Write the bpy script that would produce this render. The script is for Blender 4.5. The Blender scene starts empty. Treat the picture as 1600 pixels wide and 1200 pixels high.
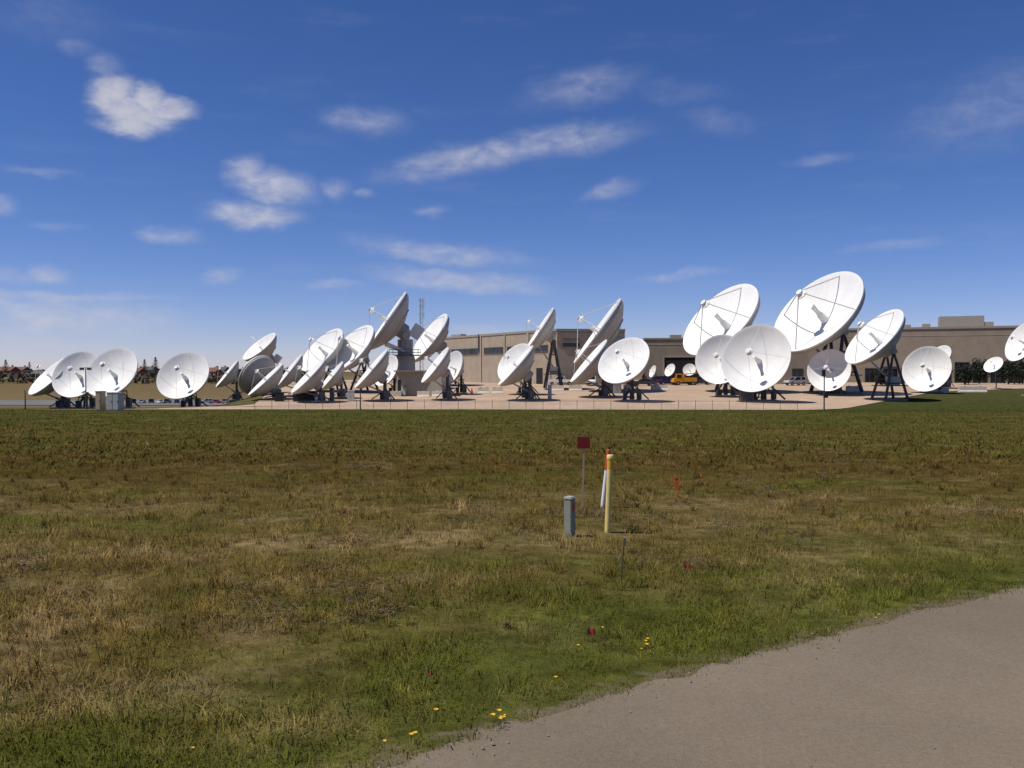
import bpy, bmesh, math, random
import numpy as np
from mathutils import Vector, Matrix

random.seed(7)
rng = np.random.default_rng(11)
scene = bpy.context.scene
col = scene.collection
R = math.radians

# ---------------------------------------------------------------- camera
FPX = 1386.0                      # focal length in photo pixels (1600 wide)
CAM = Vector((0, 0, 2.93))
PITCH = math.atan(20 / FPX)       # horizon sits a little above the picture centre
cam_d = bpy.data.cameras.new('camera')
cam_d.sensor_width = 36
cam_d.lens = 36 * FPX / 1600
cam_d.clip_start = 0.1
cam_d.clip_end = 9000
cam = bpy.data.objects.new('camera', cam_d)
cam.location = CAM
cam.rotation_euler = (math.pi / 2 - PITCH, 0, 0)
col.objects.link(cam)
scene.camera = cam

# ---------------------------------------------------------------- light and sky
SUN_TO = Vector((-0.45, -0.13, 0.87)).normalized()
sun_d = bpy.data.lights.new('sun', 'SUN')
sun_d.energy = 5.0
sun_d.angle = R(0.53)
sun_d.color = (1.0, 0.95, 0.87)
sun = bpy.data.objects.new('sun', sun_d)
sun.rotation_euler = SUN_TO.to_track_quat('Z', 'Y').to_euler()
sun.location = (-60, 20, 120)
col.objects.link(sun)

scene.view_settings.view_transform = 'Standard'
scene.view_settings.look = 'None'
scene.view_settings.gamma = 1
scene.view_settings.use_curve_mapping = False
scene.view_settings.exposure = 0.0
scene.cycles.max_bounces = 4
scene.cycles.pixel_filter_width = 1.9
scene.cycles.diffuse_bounces = 3
scene.cycles.glossy_bounces = 2
scene.cycles.transmission_bounces = 2

# clouds seen in the sky: azimuth / elevation come from where they stand over the plain
#        u    v    ru   rv  strength tilt  (photo pixels, turned into sky angles below)
CLOUDS = [
    (212, 178, 96, 40, 1.0, -4), (178, 152, 56, 42, .98, 10), (232, 160, 50, 36, .98, 0), (264, 172, 58, 26, .9, 0), (205, 200, 74, 22, .95, 0),
    (165, 108, 46, 32, .36, 20), (125, 80, 56, 24, .28, 0), (80, 30, 190, 70, .2, 0),
    (432, 292, 96, 44, .80, -6), (385, 268, 52, 36, .62, 0), (395, 338, 112, 34, .74, 0), (525, 298, 44, 28, .40, 0), (572, 305, 36, 16, .32, 0),
    (268, 370, 78, 22, .46, 0), (345, 428, 56, 20, .46, 10), (75, 428, 52, 22, .54, 0), (15, 432, 110, 20, .34, 0), (4, 318, 44, 26, .46, 0),
    (70, 267, 90, 12, .30, 0), (95, 352, 60, 12, .30, 0), (570, 190, 120, 38, .40, -4), (730, 250, 230, 40, .56, 12), (880, 222, 210, 40, .48, 6),
    (910, 140, 170, 50, .34, 8), (1060, 145, 150, 36, .22, -6), (1120, 190, 110, 34, .25, -10), (952, 297, 84, 26, .40, 12), (672, 331, 54, 16, .34, 0),
    (690, 396, 230, 30, .50, -6), (720, 438, 240, 30, .54, -5), (520, 447, 80, 15, .40, 0), (1060, 430, 130, 14, .38, 4), (1280, 253, 84, 17, .32, 0),
    (1390, 385, 130, 16, .34, 5), (1560, 165, 250, 100, .28, 12), (90, 500, 300, 56, .56, 0), (100, 464, 260, 14, .46, 1), (60, 540, 260, 40, .42, 0),
    (740, 518, 160, 22, .42, 0), (1440, 520, 300, 30, .36, 0), (1130, 520, 200, 22, .32, 0),
    # further round the horizon, outside the frame
    (-420, 300, 180, 60, .7, 0), (-700, 420, 260, 50, .6, 0), (2000, 330, 210, 50, .6, 6), (2350, 420, 280, 50, .55, 0), (-250, 120, 120, 50, .6, 0),
]


def sky_world():
    w = bpy.data.worlds.new('World')
    scene.world = w
    w.use_nodes = True
    nt = w.node_tree
    N, L = nt.nodes, nt.links
    N.clear()
    w.cycles.sampling_method = 'MANUAL'
    w.cycles.sample_map_resolution = 256

    def new(t, **k):
        n = N.new(t)
        for a, b in k.items():
            setattr(n, a, b)
        return n

    def math_(op, a, b=None, c=None):
        n = new('ShaderNodeMath', operation=op)
        for i, x in enumerate((a, b, c)):
            if x is None:
                continue
            if isinstance(x, (int, float)):
                n.inputs[i].default_value = x
            else:
                L.new(x, n.inputs[i])
        return n.outputs[0]

    out = new('ShaderNodeOutputWorld')
    bg = new('ShaderNodeBackground')
    bg.inputs['Strength'].default_value = 0.10
    sky = new('ShaderNodeTexSky')
    sky.sky_type = 'NISHITA'
    sky.sun_disc = False
    sky.sun_elevation = math.asin(SUN_TO.z)
    sky.sun_rotation = math.atan2(SUN_TO.x, SUN_TO.y)
    sky.altitude = 1800
    sky.air_density = 0.9
    sky.dust_density = 0.35
    sky.ozone_density = 4.0
    hs = new('ShaderNodeHueSaturation')
    hs.inputs['Saturation'].default_value = 1.2
    L.new(sky.outputs[0], hs.inputs['Color'])
    wb = new('ShaderNodeMix', data_type='RGBA', blend_type='MULTIPLY')     # the camera's cool, violet-leaning rendering of the blue
    wb.inputs['Factor'].default_value = 1
    L.new(hs.outputs[0], wb.inputs['A'])
    wb.inputs['B'].default_value = (.95, .81, 1.0, 1)
    tc = new('ShaderNodeTexCoord')
    sep = new('ShaderNodeSeparateXYZ')
    L.new(tc.outputs['Generated'], sep.inputs[0])
    az = math_('ARCTAN2', sep.outputs[0], sep.outputs[1])
    el = math_('ARCSINE', sep.outputs[2])
    p = new('ShaderNodeCombineXYZ')
    L.new(az, p.inputs[0])
    L.new(el, p.inputs[1])
    # billows
    st = new('ShaderNodeMapping')
    st.inputs['Scale'].default_value = (1.0, 1.9, 1)
    L.new(p.outputs[0], st.inputs[0])
    n1 = new('ShaderNodeTexNoise')
    n1.inputs['Scale'].default_value = 17
    n1.inputs['Detail'].default_value = 4
    n1.inputs['Roughness'].default_value = 0.58
    L.new(st.outputs[0], n1.inputs['Vector'])
    n2 = new('ShaderNodeTexNoise')
    n2.inputs['Scale'].default_value = 34
    n2.inputs['Detail'].default_value = 6
    n2.inputs['Roughness'].default_value = 0.62
    n2.inputs['Distortion'].default_value = 0.25
    L.new(st.outputs[0], n2.inputs['Vector'])
    sub = new('ShaderNodeVectorMath', operation='SUBTRACT')
    L.new(n1.outputs['Color'], sub.inputs[0])
    sub.inputs[1].default_value = (.5, .5, .5)
    mul = new('ShaderNodeVectorMath', operation='MULTIPLY')
    L.new(sub.outputs[0], mul.inputs[0])
    mul.inputs[1].default_value = (.036, .024, 0)
    add = new('ShaderNodeVectorMath', operation='ADD')
    L.new(p.outputs[0], add.inputs[0])
    L.new(mul.outputs[0], add.inputs[1])
    total = None
    for (u, v, ru, rv, s, tilt) in CLOUDS:
        a0 = math.atan2(u - 800, FPX)
        e0 = math.atan2((580 - v) * math.cos(a0), FPX)
        m = new('ShaderNodeMapping', vector_type='TEXTURE')
        m.inputs['Location'].default_value = (a0, e0, 0)
        m.inputs['Rotation'].default_value = (0, 0, R(tilt))
        m.inputs['Scale'].default_value = (ru / FPX * math.cos(a0) ** .5, rv / FPX, 1)
        L.new(add.outputs[0], m.inputs[0])
        ln = new('ShaderNodeVectorMath', operation='LENGTH')
        L.new(m.outputs[0], ln.inputs[0])
        mr = new('ShaderNodeMapRange', interpolation_type='SMOOTHSTEP')
        mr.inputs['From Min'].default_value = 1.0
        mr.inputs['From Max'].default_value = 0.1
        mr.inputs['To Min'].default_value = 0
        mr.inputs['To Max'].default_value = s
        L.new(ln.outputs['Value'], mr.inputs['Value'])
        total = mr.outputs[0] if total is None else math_('MAXIMUM', total, mr.outputs[0])
    # thin veil everywhere low in the sky
    stv = new('ShaderNodeMapping')
    stv.inputs['Scale'].default_value = (2.2, 11, 1)
    L.new(p.outputs[0], stv.inputs[0])
    nv = new('ShaderNodeTexNoise')
    nv.inputs['Scale'].default_value = 3.0
    nv.inputs['Detail'].default_value = 5
    nv.inputs['Roughness'].default_value = 0.6
    L.new(stv.outputs[0], nv.inputs['Vector'])
    veil = new('ShaderNodeMapRange', interpolation_type='SMOOTHSTEP')
    veil.inputs['From Min'].default_value = 0.5
    veil.inputs['From Max'].default_value = 0.85
    veil.inputs['To Max'].default_value = 0.07
    L.new(nv.outputs[0], veil.inputs['Value'])
    det = math_('MULTIPLY', math_('SUBTRACT', n2.outputs[0], .48), 1.6)
    # detail only bites where there is some cloud
    edge = math_('MULTIPLY', det, math_('MINIMUM', math_('MULTIPLY', total, 3.0), 1.0))
    dens = math_('ADD', total, math_('MULTIPLY', edge, math_('ADD', math_('MULTIPLY', total, .75), .12)))
    alpha = new('ShaderNodeMapRange', interpolation_type='SMOOTHSTEP')
    alpha.inputs['From Min'].default_value = 0.03
    alpha.inputs['From Max'].default_value = 1.12
    alpha.inputs['To Max'].default_value = 0.92
    L.new(dens, alpha.inputs['Value'])
    a2 = math_('MAXIMUM', alpha.outputs[0], veil.outputs[0])
    # sun-lit vapour colour, a little greyer in the thick of the cloud
    cr = new('ShaderNodeMix', data_type='RGBA')
    L.new(n1.outputs[0], cr.inputs['Factor'])
    cr.inputs['A'].default_value = (4.3, 4.3, 5.2, 1)
    cr.inputs['B'].default_value = (6.5, 6.6, 7.4, 1)
    mix = new('ShaderNodeMix', data_type='RGBA')
    L.new(a2, mix.inputs['Factor'])
    L.new(wb.outputs['Result'], mix.inputs['A'])
    L.new(cr.outputs['Result'], mix.inputs['B'])
    L.new(mix.outputs['Result'], bg.inputs['Color'])
    L.new(bg.outputs[0], out.inputs[0])


sky_world()

# ---------------------------------------------------------------- helpers
def ray(u, v):
    c = Vector(((u - 800) / FPX, -(v - 600) / FPX, -1.0))
    return cam.rotation_euler.to_matrix() @ c


def P(u, v, d):
    """world point at distance d (along +Y) in the direction of photo pixel u, v"""
    r = ray(u, v)
    return CAM + r * (d / r.y)


def sstep(a, b, x):
    t = np.clip((x - a) / (b - a), 0, 1)
    return t * t * (3 - 2 * t)


_tab = np.random.default_rng(5).random((256, 256))


def vnoise(x, y):
    xi = np.floor(x).astype(int); yi = np.floor(y).astype(int)
    fx = x - xi; fy = y - yi
    fx = fx * fx * (3 - 2 * fx); fy = fy * fy * (3 - 2 * fy)
    a = _tab[xi & 255, yi & 255]; b = _tab[(xi + 1) & 255, yi & 255]
    c = _tab[xi & 255, (yi + 1) & 255]; d = _tab[(xi + 1) & 255, (yi + 1) & 255]
    return (a * (1 - fx) + b * fx) * (1 - fy) + (c * (1 - fx) + d * fx) * fy


def fbm(x, y, o=4):
    s = 0; a = .5
    for i in range(o):
        s = s + a * vnoise(x * 2 ** i + 17 * i, y * 2 ** i + 31 * i); a *= .5
    return s


# road edge on the grass side (world metres); the road lies on the camera's side of it
EDGE = np.array([(-40, -22), (-22, -9), (-12, -1.6), (-5.2, 3.4), (-.9, 6.55), (1.18, 8.2), (4.57, 10.55), (6.79, 11.9), (12, 14.6),
                 (22, 18.8), (40, 25), (70, 34), (140, 52)], float)
EDGE_T = np.concatenate([[0], np.cumsum(np.hypot(*np.diff(EDGE, axis=0).T))])


def edge_line(n=700):
    t = np.linspace(0, EDGE_T[-1], n)
    x = np.interp(t, EDGE_T, EDGE[:, 0]); y = np.interp(t, EDGE_T, EDGE[:, 1])
    k = np.ones(9) / 9
    xs = np.convolve(np.pad(x, 4, mode='edge'), k, 'valid'); ys = np.convolve(np.pad(y, 4, mode='edge'), k, 'valid')
    return t, xs, ys


ET, EX, EY = edge_line()
TX = np.gradient(EX); TY = np.gradient(EY)
TL = np.hypot(TX, TY); TX /= TL; TY /= TL


def edge_y(x):
    return np.interp(x, EX, EY)


def road_dist(x, y):
    """signed distance-ish to the road edge, positive on the grass side"""
    return (y - edge_y(x)) * 0.84


def ground(x, y):
    x = np.asarray(x, float); y = np.asarray(y, float)
    z = -2.27 * np.clip((y - 20) / 100, 0, 1)
    z = z + 2.30 * np.clip((y - 120) / 70, 0, 1) + 0.3 * sstep(190, 300, y)
    # west side falls to a car park and rises to a far slope
    w = sstep(0, 12, -(x + 35 + 0.20 * (y - 120)))
    zl = -2.27 - 6.9 * np.clip((y - 120) / 210, 0, 1) + 7.4 * sstep(350, 760, y) + 5.5 * sstep(700, 1300, y)
    z = np.where(y > 120, z * (1 - w) + zl * w, z)
    f = sstep(1.0, 7.0, road_dist(x, y)) * (1 - sstep(95, 116, y))
    z = z + f * (0.42 * (fbm(x * .16 + 9, y * .16 + 3, 3) - .44) + .16 * (fbm(x * .7 + 4, y * .7, 3) - .44))
    z = z - 0.07 * sstep(0.0, .5, road_dist(x, y)) * (1 - sstep(.8, 3.0, road_dist(x, y)))
    far = sstep(400, 900, y)
    return z + far * 3.0 * (fbm(x * .006, y * .006, 3) - .44)


def gz(x, y):
    return float(ground(np.array([x]), np.array([y]))[0])


def on_ground(u, v):
    """first ground point along the ray of photo pixel u, v"""
    r = ray(u, v)
    t0, t1 = 2.0, 3000.0
    for _ in range(3):
        t = np.geomspace(t0, t1, 400)
        x, y, z = CAM.x + r.x * t, CAM.y + r.y * t, CAM.z + r.z * t
        hit = np.nonzero(z <= ground(x, y))[0]
        k = int(hit[0]) if len(hit) else 399
        t0, t1 = t[max(0, k - 1)], t[k]
    q = CAM + r * float(t1)
    return Vector((q.x, q.y, gz(q.x, q.y)))


def tag(o, label=None, cat=None, group=None, kind=None):
    for k, x in (('label', label), ('category', cat), ('group', group), ('kind', kind)):
        if x:
            o[k] = x
    return o


def link(name, me, parent=None, m=None):
    o = bpy.data.objects.new(name, me)
    col.objects.link(o)
    if m is not None and me is not None and len(me.materials) == 0:
        me.materials.append(m)
    o.parent = parent
    return o


def empty(name, loc, label, cat, group=None, rz=0):
    o = bpy.data.objects.new(name, None)
    o.empty_display_size = .3
    col.objects.link(o)
    o.location = loc
    o.rotation_euler = (0, 0, rz)
    return tag(o, label, cat, group)


class MB:
    def __init__(s):
        s.v = []; s.f = []

    def quad(s, *p):
        n = len(s.v); s.v += [tuple(q) for q in p]; s.f.append(tuple(range(n, n + len(p))))
        return s

    def box(s, c, size, m=None):
        x, y, z = [k / 2 for k in size]
        n = len(s.v)
        for a, b, d in ((-x, -y, -z), (x, -y, -z), (x, y, -z), (-x, y, -z), (-x, -y, z), (x, -y, z), (x, y, z), (-x, y, z)):
            p = Vector((a, b, d))
            if m is not None:
                p = m @ p
            s.v.append((p.x + c[0], p.y + c[1], p.z + c[2]))
        for f in ((3, 2, 1, 0), (4, 5, 6, 7), (0, 1, 5, 4), (1, 2, 6, 5), (2, 3, 7, 6), (3, 0, 4, 7)):
            s.f.append(tuple(n + i for i in f))
        return s

    def tube(s, a, b, ra, rb=None, seg=8, caps=True):
        a = Vector(a); b = Vector(b); rb = ra if rb is None else rb
        d = (b - a)
        if d.length < 1e-6:
            return s
        q = d.normalized().to_track_quat('Z', 'Y').to_matrix()
        n = len(s.v)
        for c, r in ((a, ra), (b, rb)):
            for i in range(seg):
                t = 2 * math.pi * i / seg
                p = c + q @ Vector((r * math.cos(t), r * math.sin(t), 0))
                s.v.append(tuple(p))
        for i in range(seg):
            j = (i + 1) % seg
            s.f.append((n + i, n + j, n + seg + j, n + seg + i))
        if caps:
            s.f.append(tuple(n + i for i in reversed(range(seg))))
            s.f.append(tuple(n + seg + i for i in range(seg)))
        return s

    def lathe(s, prof, seg=48, m=None, close=False):
        n = len(s.v); k = len(prof)
        for r, z in prof:
            for i in range(seg):
                t = 2 * math.pi * i / seg
                p = Vector((r * math.cos(t), r * math.sin(t), z))
                if m is not None:
                    p = m @ p
                s.v.append(tuple(p))
        for a in range(k - 1 if not close else k):
            b = (a + 1) % k
            for i in range(seg):
                j = (i + 1) % seg
                s.f.append((n + a * seg + i, n + a * seg + j, n + b * seg + j, n + b * seg + i))
        return s

    def prism(s, poly, y0, y1, fn=lambda x, y, z: (x, y, z)):
        """side profile poly (x,z) extruded along y"""
        n = len(s.v); k = len(poly)
        for yy in (y0, y1):
            for x, z in poly:
                s.v.append(fn(x, yy, z))
        s.f.append(tuple(n + i for i in range(k)))
        s.f.append(tuple(n + k + i for i in reversed(range(k))))
        for i in range(k):
            j = (i + 1) % k
            s.f.append((n + j, n + i, n + k + i, n + k + j))
        return s

    def mesh(s, name, mat=None, smooth=None):
        me = bpy.data.meshes.new(name)
        me.from_pydata(s.v, [], s.f)
        if mat is not None:
            me.materials.append(mat)
        if smooth is not None:
            me.shade_smooth()
            me.set_sharp_from_angle(angle=R(smooth))
        me.update()
        return me

    def build(s, name, mat, parent=None, smooth=None):
        return link(name, s.mesh(name, mat, smooth), parent)


# ---------------------------------------------------------------- materials
def material(name, c, rough=.7, metal=0, spec=.3, vary=.12, scale=3.0, bump=0, c2=None, bscale=None, coord='Object'):
    m = bpy.data.materials.new(name)
    m.use_nodes = True
    nt = m.node_tree; N, L = nt.nodes, nt.links
    b = N['Principled BSDF']
    b.inputs['Roughness'].default_value = rough
    b.inputs['Metallic'].default_value = metal
    b.inputs['Specular IOR Level'].default_value = spec
    tc = N.new('ShaderNodeTexCoord')
    if coord == 'World':
        g = N.new('ShaderNodeNewGeometry'); src = g.outputs['Position']
    else:
        src = tc.outputs['Object']
    n = N.new('ShaderNodeTexNoise')
    n.inputs['Scale'].default_value = scale
    n.inputs['Detail'].default_value = 6
    n.inputs['Roughness'].default_value = .6
    L.new(src, n.inputs['Vector'])
    mx = N.new('ShaderNodeMix'); mx.data_type = 'RGBA'
    c2 = c2 or tuple(x * (1 - 2 * vary) for x in c)
    mr = N.new('ShaderNodeMapRange')
    mr.inputs['From Min'].default_value = .3; mr.inputs['From Max'].default_value = .7
    L.new(n.outputs[0], mr.inputs['Value'])
    L.new(mr.outputs[0], mx.inputs['Factor'])
    mx.inputs['A'].default_value = (*c, 1); mx.inputs['B'].default_value = (*c2, 1)
    L.new(mx.outputs['Result'], b.inputs['Base Color'])
    if bump:
        n2 = N.new('ShaderNodeTexNoise'); n2.inputs['Scale'].default_value = bscale or scale * 6; n2.inputs['Detail'].default_value = 4
        L.new(src, n2.inputs['Vector'])
        bp = N.new('ShaderNodeBump'); bp.inputs['Strength'].default_value = bump; bp.inputs['Distance'].default_value = .02
        L.new(n2.outputs[0], bp.inputs['Height']); L.new(bp.outputs[0], b.inputs['Normal'])
    return m


M = {}
M['dish'] = material('white_dish_paint', (.80, .79, .76), .45, vary=.035, scale=4)
def petal_tones(m, petals=20):
    """each painted petal of a reflector weathers a little differently; rain streaks run on it"""
    nt = m.node_tree; N, L = nt.nodes, nt.links
    b = N['Principled BSDF']; src = b.inputs['Base Color'].links[0].from_socket
    tc = N.new('ShaderNodeTexCoord'); sp = N.new('ShaderNodeSeparateXYZ'); L.new(tc.outputs['Object'], sp.inputs[0])

    def mt(op, a, b_=None):
        n = N.new('ShaderNodeMath'); n.operation = op
        for i, x in enumerate((a, b_)):
            if x is None: continue
            if isinstance(x, (int, float)): n.inputs[i].default_value = x
            else: L.new(x, n.inputs[i])
        return n.outputs[0]
    an = mt('MULTIPLY', mt('ARCTAN2', sp.outputs[1], sp.outputs[0]), petals / (2 * math.pi))
    cell = mt('FLOOR', an)
    oi = N.new('ShaderNodeObjectInfo')
    wn = N.new('ShaderNodeTexWhiteNoise'); wn.noise_dimensions = '2D'
    cb = N.new('ShaderNodeCombineXYZ'); L.new(cell, cb.inputs[0]); L.new(mt('MULTIPLY', oi.outputs['Random'], 50), cb.inputs[1])
    L.new(cb.outputs[0], wn.inputs['Vector'])
    seam = mt('LESS_THAN', mt('ABSOLUTE', mt('SUBTRACT', mt('FRACT', an), .5)), .488)
    st = N.new('ShaderNodeTexNoise'); st.inputs['Scale'].default_value = 6; st.inputs['Detail'].default_value = 5
    mp = N.new('ShaderNodeMapping'); mp.inputs['Scale'].default_value = (4, .6, 1); L.new(tc.outputs['Object'], mp.inputs[0]); L.new(mp.outputs[0], st.inputs['Vector'])
    f = mt('ADD', mt('MULTIPLY', wn.outputs['Value'], .05), mt('MULTIPLY', st.outputs[0], .10))
    f = mt('MULTIPLY', mt('SUBTRACT', 1.06, f), mt('ADD', mt('MULTIPLY', seam, .14), .86))
    f = mt('MULTIPLY', f, mt('ADD', mt('MULTIPLY', oi.outputs['Random'], .10), .93))
    mx = N.new('ShaderNodeMix'); mx.data_type = 'RGBA'; mx.blend_type = 'MULTIPLY'; mx.inputs['Factor'].default_value = 1
    L.new(src, mx.inputs['A']); L.new(f, mx.inputs['B']); L.new(mx.outputs['Result'], b.inputs['Base Color'])


petal_tones(M['dish'])
M['dish2'] = material('aged_dish_paint', (.72, .71, .68), .5, vary=.05, scale=5)
M['dish_back'] = material('dish_back_shade_grey', (.36, .348, .33), .6, vary=.05, scale=4)  # grey back finish, deepened so the colour carries the shade on the backs
M['steel'] = material('dark_galvanised_steel', (.11, .11, .12), .55, .35, vary=.25, scale=2)
M['strut'] = material('feed_strut_paint', (.50, .49, .47), .5, vary=.06)
M['steel_light'] = material('galvanised_steel', (.38, .39, .40), .5, .3, vary=.15, scale=2)
M['fence'] = material('weathered_fence_steel', (.20, .17, .14), .7, .2, vary=.2)
M['footing'] = material('stained_concrete', (.30, .26, .21), .9, vary=.15, scale=1.5)
M['concrete'] = material('concrete', (.50, .46, .40), .85, vary=.12, scale=1.2, bump=.3)
M['barrier'] = material('pale_concrete', (.66, .60, .50), .85, vary=.1, scale=1.5)
M['cabinet'] = material('equipment_cabinet_paint', (.42, .42, .39), .5, vary=.08)
M['cab_dark'] = material('dark_cabinet_paint', (.14, .14, .14), .55, vary=.12)
M['cab_white'] = material('white_cabinet_paint', (.72, .70, .66), .5, vary=.06)
M['shelter'] = material('shelter_panels', (.36, .33, .27), .8, vary=.1, scale=.8)
M['wall'] = material('tan_precast_wall', (.37, .305, .23), .85, vary=.10, scale=.5, coord='World')
M['wall2'] = material('brown_precast_wall', (.28, .232, .175), .85, vary=.10, scale=.5, coord='World')
M['coping'] = material('coping_metal', (.30, .26, .21), .6, vary=.08)
M['glass'] = material('dark_window_glass', (.012, .014, .02), .08, 0, .5, vary=.2)
M['frame'] = material('window_frame', (.10, .09, .08), .5)
M['dark'] = material('dark_interior', (.018, .017, .019), .8)
M['rubber'] = material('tyre_rubber', (.02, .02, .02), .8)
M['chrome'] = material('wheel_rim', (.35, .35, .36), .35, .7)
M['lamp_glass'] = material('headlight_glass', (.7, .7, .68), .15)
M['tail'] = material('tail_lamp_red', (.35, .02, .015), .3)
M['wood'] = material('weathered_wood', (.46, .34, .25), .8, vary=.15, scale=9)
M['trunk'] = material('bark', (.09, .065, .045), .9, vary=.2)
M['pine'] = material('pine_needles', (.018, .032, .014), .8, vary=.3, scale=1.5)
M['twig'] = material('bare_twigs', (.12, .085, .06), .9, vary=.2, scale=1)
M['scrub'] = material('dry_scrub', (.13, .09, .05), .9, vary=.3, scale=.2, coord='World', c2=(.06, .055, .03))
M['shrub'] = material('dark_shrub_leaves', (.025, .035, .018), .8, vary=.3, scale=2)
M['roof_r'] = material('red_brown_shingles', (.20, .085, .06), .85, vary=.2)
M['roof_g'] = material('grey_shingles', (.12, .11, .11), .85, vary=.2)
M['house_a'] = material('cream_siding', (.48, .40, .32), .8)
M['house_b'] = material('pinkish_brick', (.36, .20, .14), .85, vary=.15)
M['cone'] = material('orange_cone', (.75, .10, .03), .5)
M['black'] = material('matt_black', (.02, .02, .022), .6)
M['hvac'] = material('rooftop_unit_metal', (.36, .33, .28), .6, vary=.1)


def paint(name, c, rough=.3):
    k = 'paint_' + name
    if k not in M:
        M[k] = material(k, c, rough, 0, .5, vary=.04, scale=1)
    return M[k]


def field_group():
    """colour of the meadow by place: green verge, dry straw, russet belt, greener far strip"""
    g = bpy.data.node_groups.new('meadow_colour', 'ShaderNodeTree')
    g.interface.new_socket('Color', in_out='OUTPUT', socket_type='NodeSocketColor')
    g.interface.new_socket('Green', in_out='OUTPUT', socket_type='NodeSocketFloat')
    N, L = g.nodes, g.links
    out = N.new('NodeGroupOutput')
    geo = N.new('ShaderNodeNewGeometry')
    sep = N.new('ShaderNodeSeparateXYZ'); L.new(geo.outputs['Position'], sep.inputs[0])

    def mt(op, a, b=None, c=None):
        n = N.new('ShaderNodeMath'); n.operation = op
        for i, x in enumerate((a, b, c)):
            if x is None: continue
            if isinstance(x, (int, float)): n.inputs[i].default_value = x
            else: L.new(x, n.inputs[i])
        return n.outputs[0]

    def noise(scale, sx=1, sy=1, det=5, off=0):
        mp = N.new('ShaderNodeMapping'); mp.inputs['Scale'].default_value = (sx, sy, 0); mp.inputs['Location'].default_value = (off, off * 1.7, 0)
        L.new(geo.outputs['Position'], mp.inputs[0])
        n = N.new('ShaderNodeTexNoise'); n.inputs['Scale'].default_value = scale; n.inputs['Detail'].default_value = det
        n.inputs['Roughness'].default_value = .6
        L.new(mp.outputs[0], n.inputs['Vector'])
        return n.outputs[0]

    big = noise(.12, .7, 1.0, 4, 3)
    mid = noise(.55, .6, 1.0, 5, 11)
    fine = noise(3.2, .8, 1, 5, 7)
    # distance from the verge, warped
    yy = mt('ADD', sep.outputs[1], mt('MULTIPLY', sep.outputs[0], -.62))
    s = mt('SUBTRACT', yy, 7.4)
    sw = mt('ADD', s, mt('MULTIPLY', mt('SUBTRACT', big, .5), 9))
    sw = mt('ADD', sw, mt('MULTIPLY', mt('SUBTRACT', mid, .5), 5))
    verge = N.new('ShaderNodeMapRange'); verge.interpolation_type = 'SMOOTHSTEP'
    verge.inputs['From Min'].default_value = 5.5; verge.inputs['From Max'].default_value = 1.2
    L.new(sw, verge.inputs['Value'])
    # along the depth of the field
    yw = mt('ADD', sep.outputs[1], mt('MULTIPLY', mt('SUBTRACT', big, .5), mt('ADD', 4.0, mt('MULTIPLY', sep.outputs[1], .35))))
    lg = mt('MULTIPLY', mt('LOGARITHM', mt('MAXIMUM', yw, 1.5), 10), .3333)     # 1..1000 m -> 0..1
    rp = N.new('ShaderNodeValToRGB')
    e = rp.color_ramp
    e.elements[0].position = 0; e.elements[0].color = (.085, .075, .028, 1)
    e.elements[1].position = 1; e.elements[1].color = (.13, .10, .055, 1)
    for pos, c in ((.333, (.120, .090, .030)), (.40, (.126, .096, .034)), (.45, (.098, .074, .024)), (.475, (.082, .058, .018)), (.505, (.080, .057, .018)), (.535, (.076, .064, .018)),
                   (.575, (.080, .064, .019)), (.61, (.066, .066, .017)), (.65, (.070, .064, .018)), (.694, (.062, .066, .018)),
                   (.74, (.15, .12, .065)), (.80, (.20, .15, .09)), (.90, (.15, .11, .06))):
        k = e.elements.new(pos); k.color = (*c, 1)
    L.new(lg, rp.inputs[0])
    # patches: straw and green
    straw = N.new('ShaderNodeMapRange'); straw.interpolation_type = 'SMOOTHSTEP'
    straw.inputs['From Min'].default_value = .47; straw.inputs['From Max'].default_value = .64
    L.new(mt('ADD', mt('MULTIPLY', mid, .7), mt('MULTIPLY', fine, .3)), straw.inputs['Value'])
    nearf = N.new('ShaderNodeMapRange'); nearf.inputs['From Min'].default_value = 26; nearf.inputs['From Max'].default_value = 13
    nearf.inputs['To Min'].default_value = .22; nearf.inputs['To Max'].default_value = .8
    L.new(sep.outputs[1], nearf.inputs['Value'])
    m1 = N.new('ShaderNodeMix'); m1.data_type = 'RGBA'
    L.new(mt('MULTIPLY', straw.outputs[0], nearf.outputs[0]), m1.inputs['Factor'])
    L.new(rp.outputs[0], m1.inputs['A']); m1.inputs['B'].default_value = (.26, .19, .098, 1)
    gp = N.new('ShaderNodeMapRange'); gp.interpolation_type = 'SMOOTHSTEP'
    gp.inputs['From Min'].default_value = .50; gp.inputs['From Max'].default_value = .66; gp.inputs['To Max'].default_value = .75
    L.new(mt('ADD', mt('MULTIPLY', noise(.33, .6, 1, 5, 23), .75), mt('MULTIPLY', fine, .25)), gp.inputs['Value'])
    greenness = mt('MAXIMUM', mt('MULTIPLY', verge.outputs[0], .85), gp.outputs[0])
    m2 = N.new('ShaderNodeMix'); m2.data_type = 'RGBA'
    L.new(greenness, m2.inputs['Factor'])
    L.new(m1.outputs['Result'], m2.inputs['A']); m2.inputs['B'].default_value = (.078, .088, .018, 1)
    # lawn east of the antenna yard
    lawn = N.new('ShaderNodeMapRange'); lawn.interpolation_type = 'SMOOTHSTEP'
    lawn.inputs['From Min'].default_value = 30; lawn.inputs['From Max'].default_value = 44
    L.new(mt('ADD', sep.outputs[0], mt('MULTIPLY', mt('SUBTRACT', 120, sep.outputs[1]), .35)), lawn.inputs['Value'])
    lawn2 = N.new('ShaderNodeMapRange'); lawn2.interpolation_type = 'SMOOTHSTEP'
    lawn2.inputs['From Min'].default_value = 95; lawn2.inputs['From Max'].default_value = 112
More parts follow.
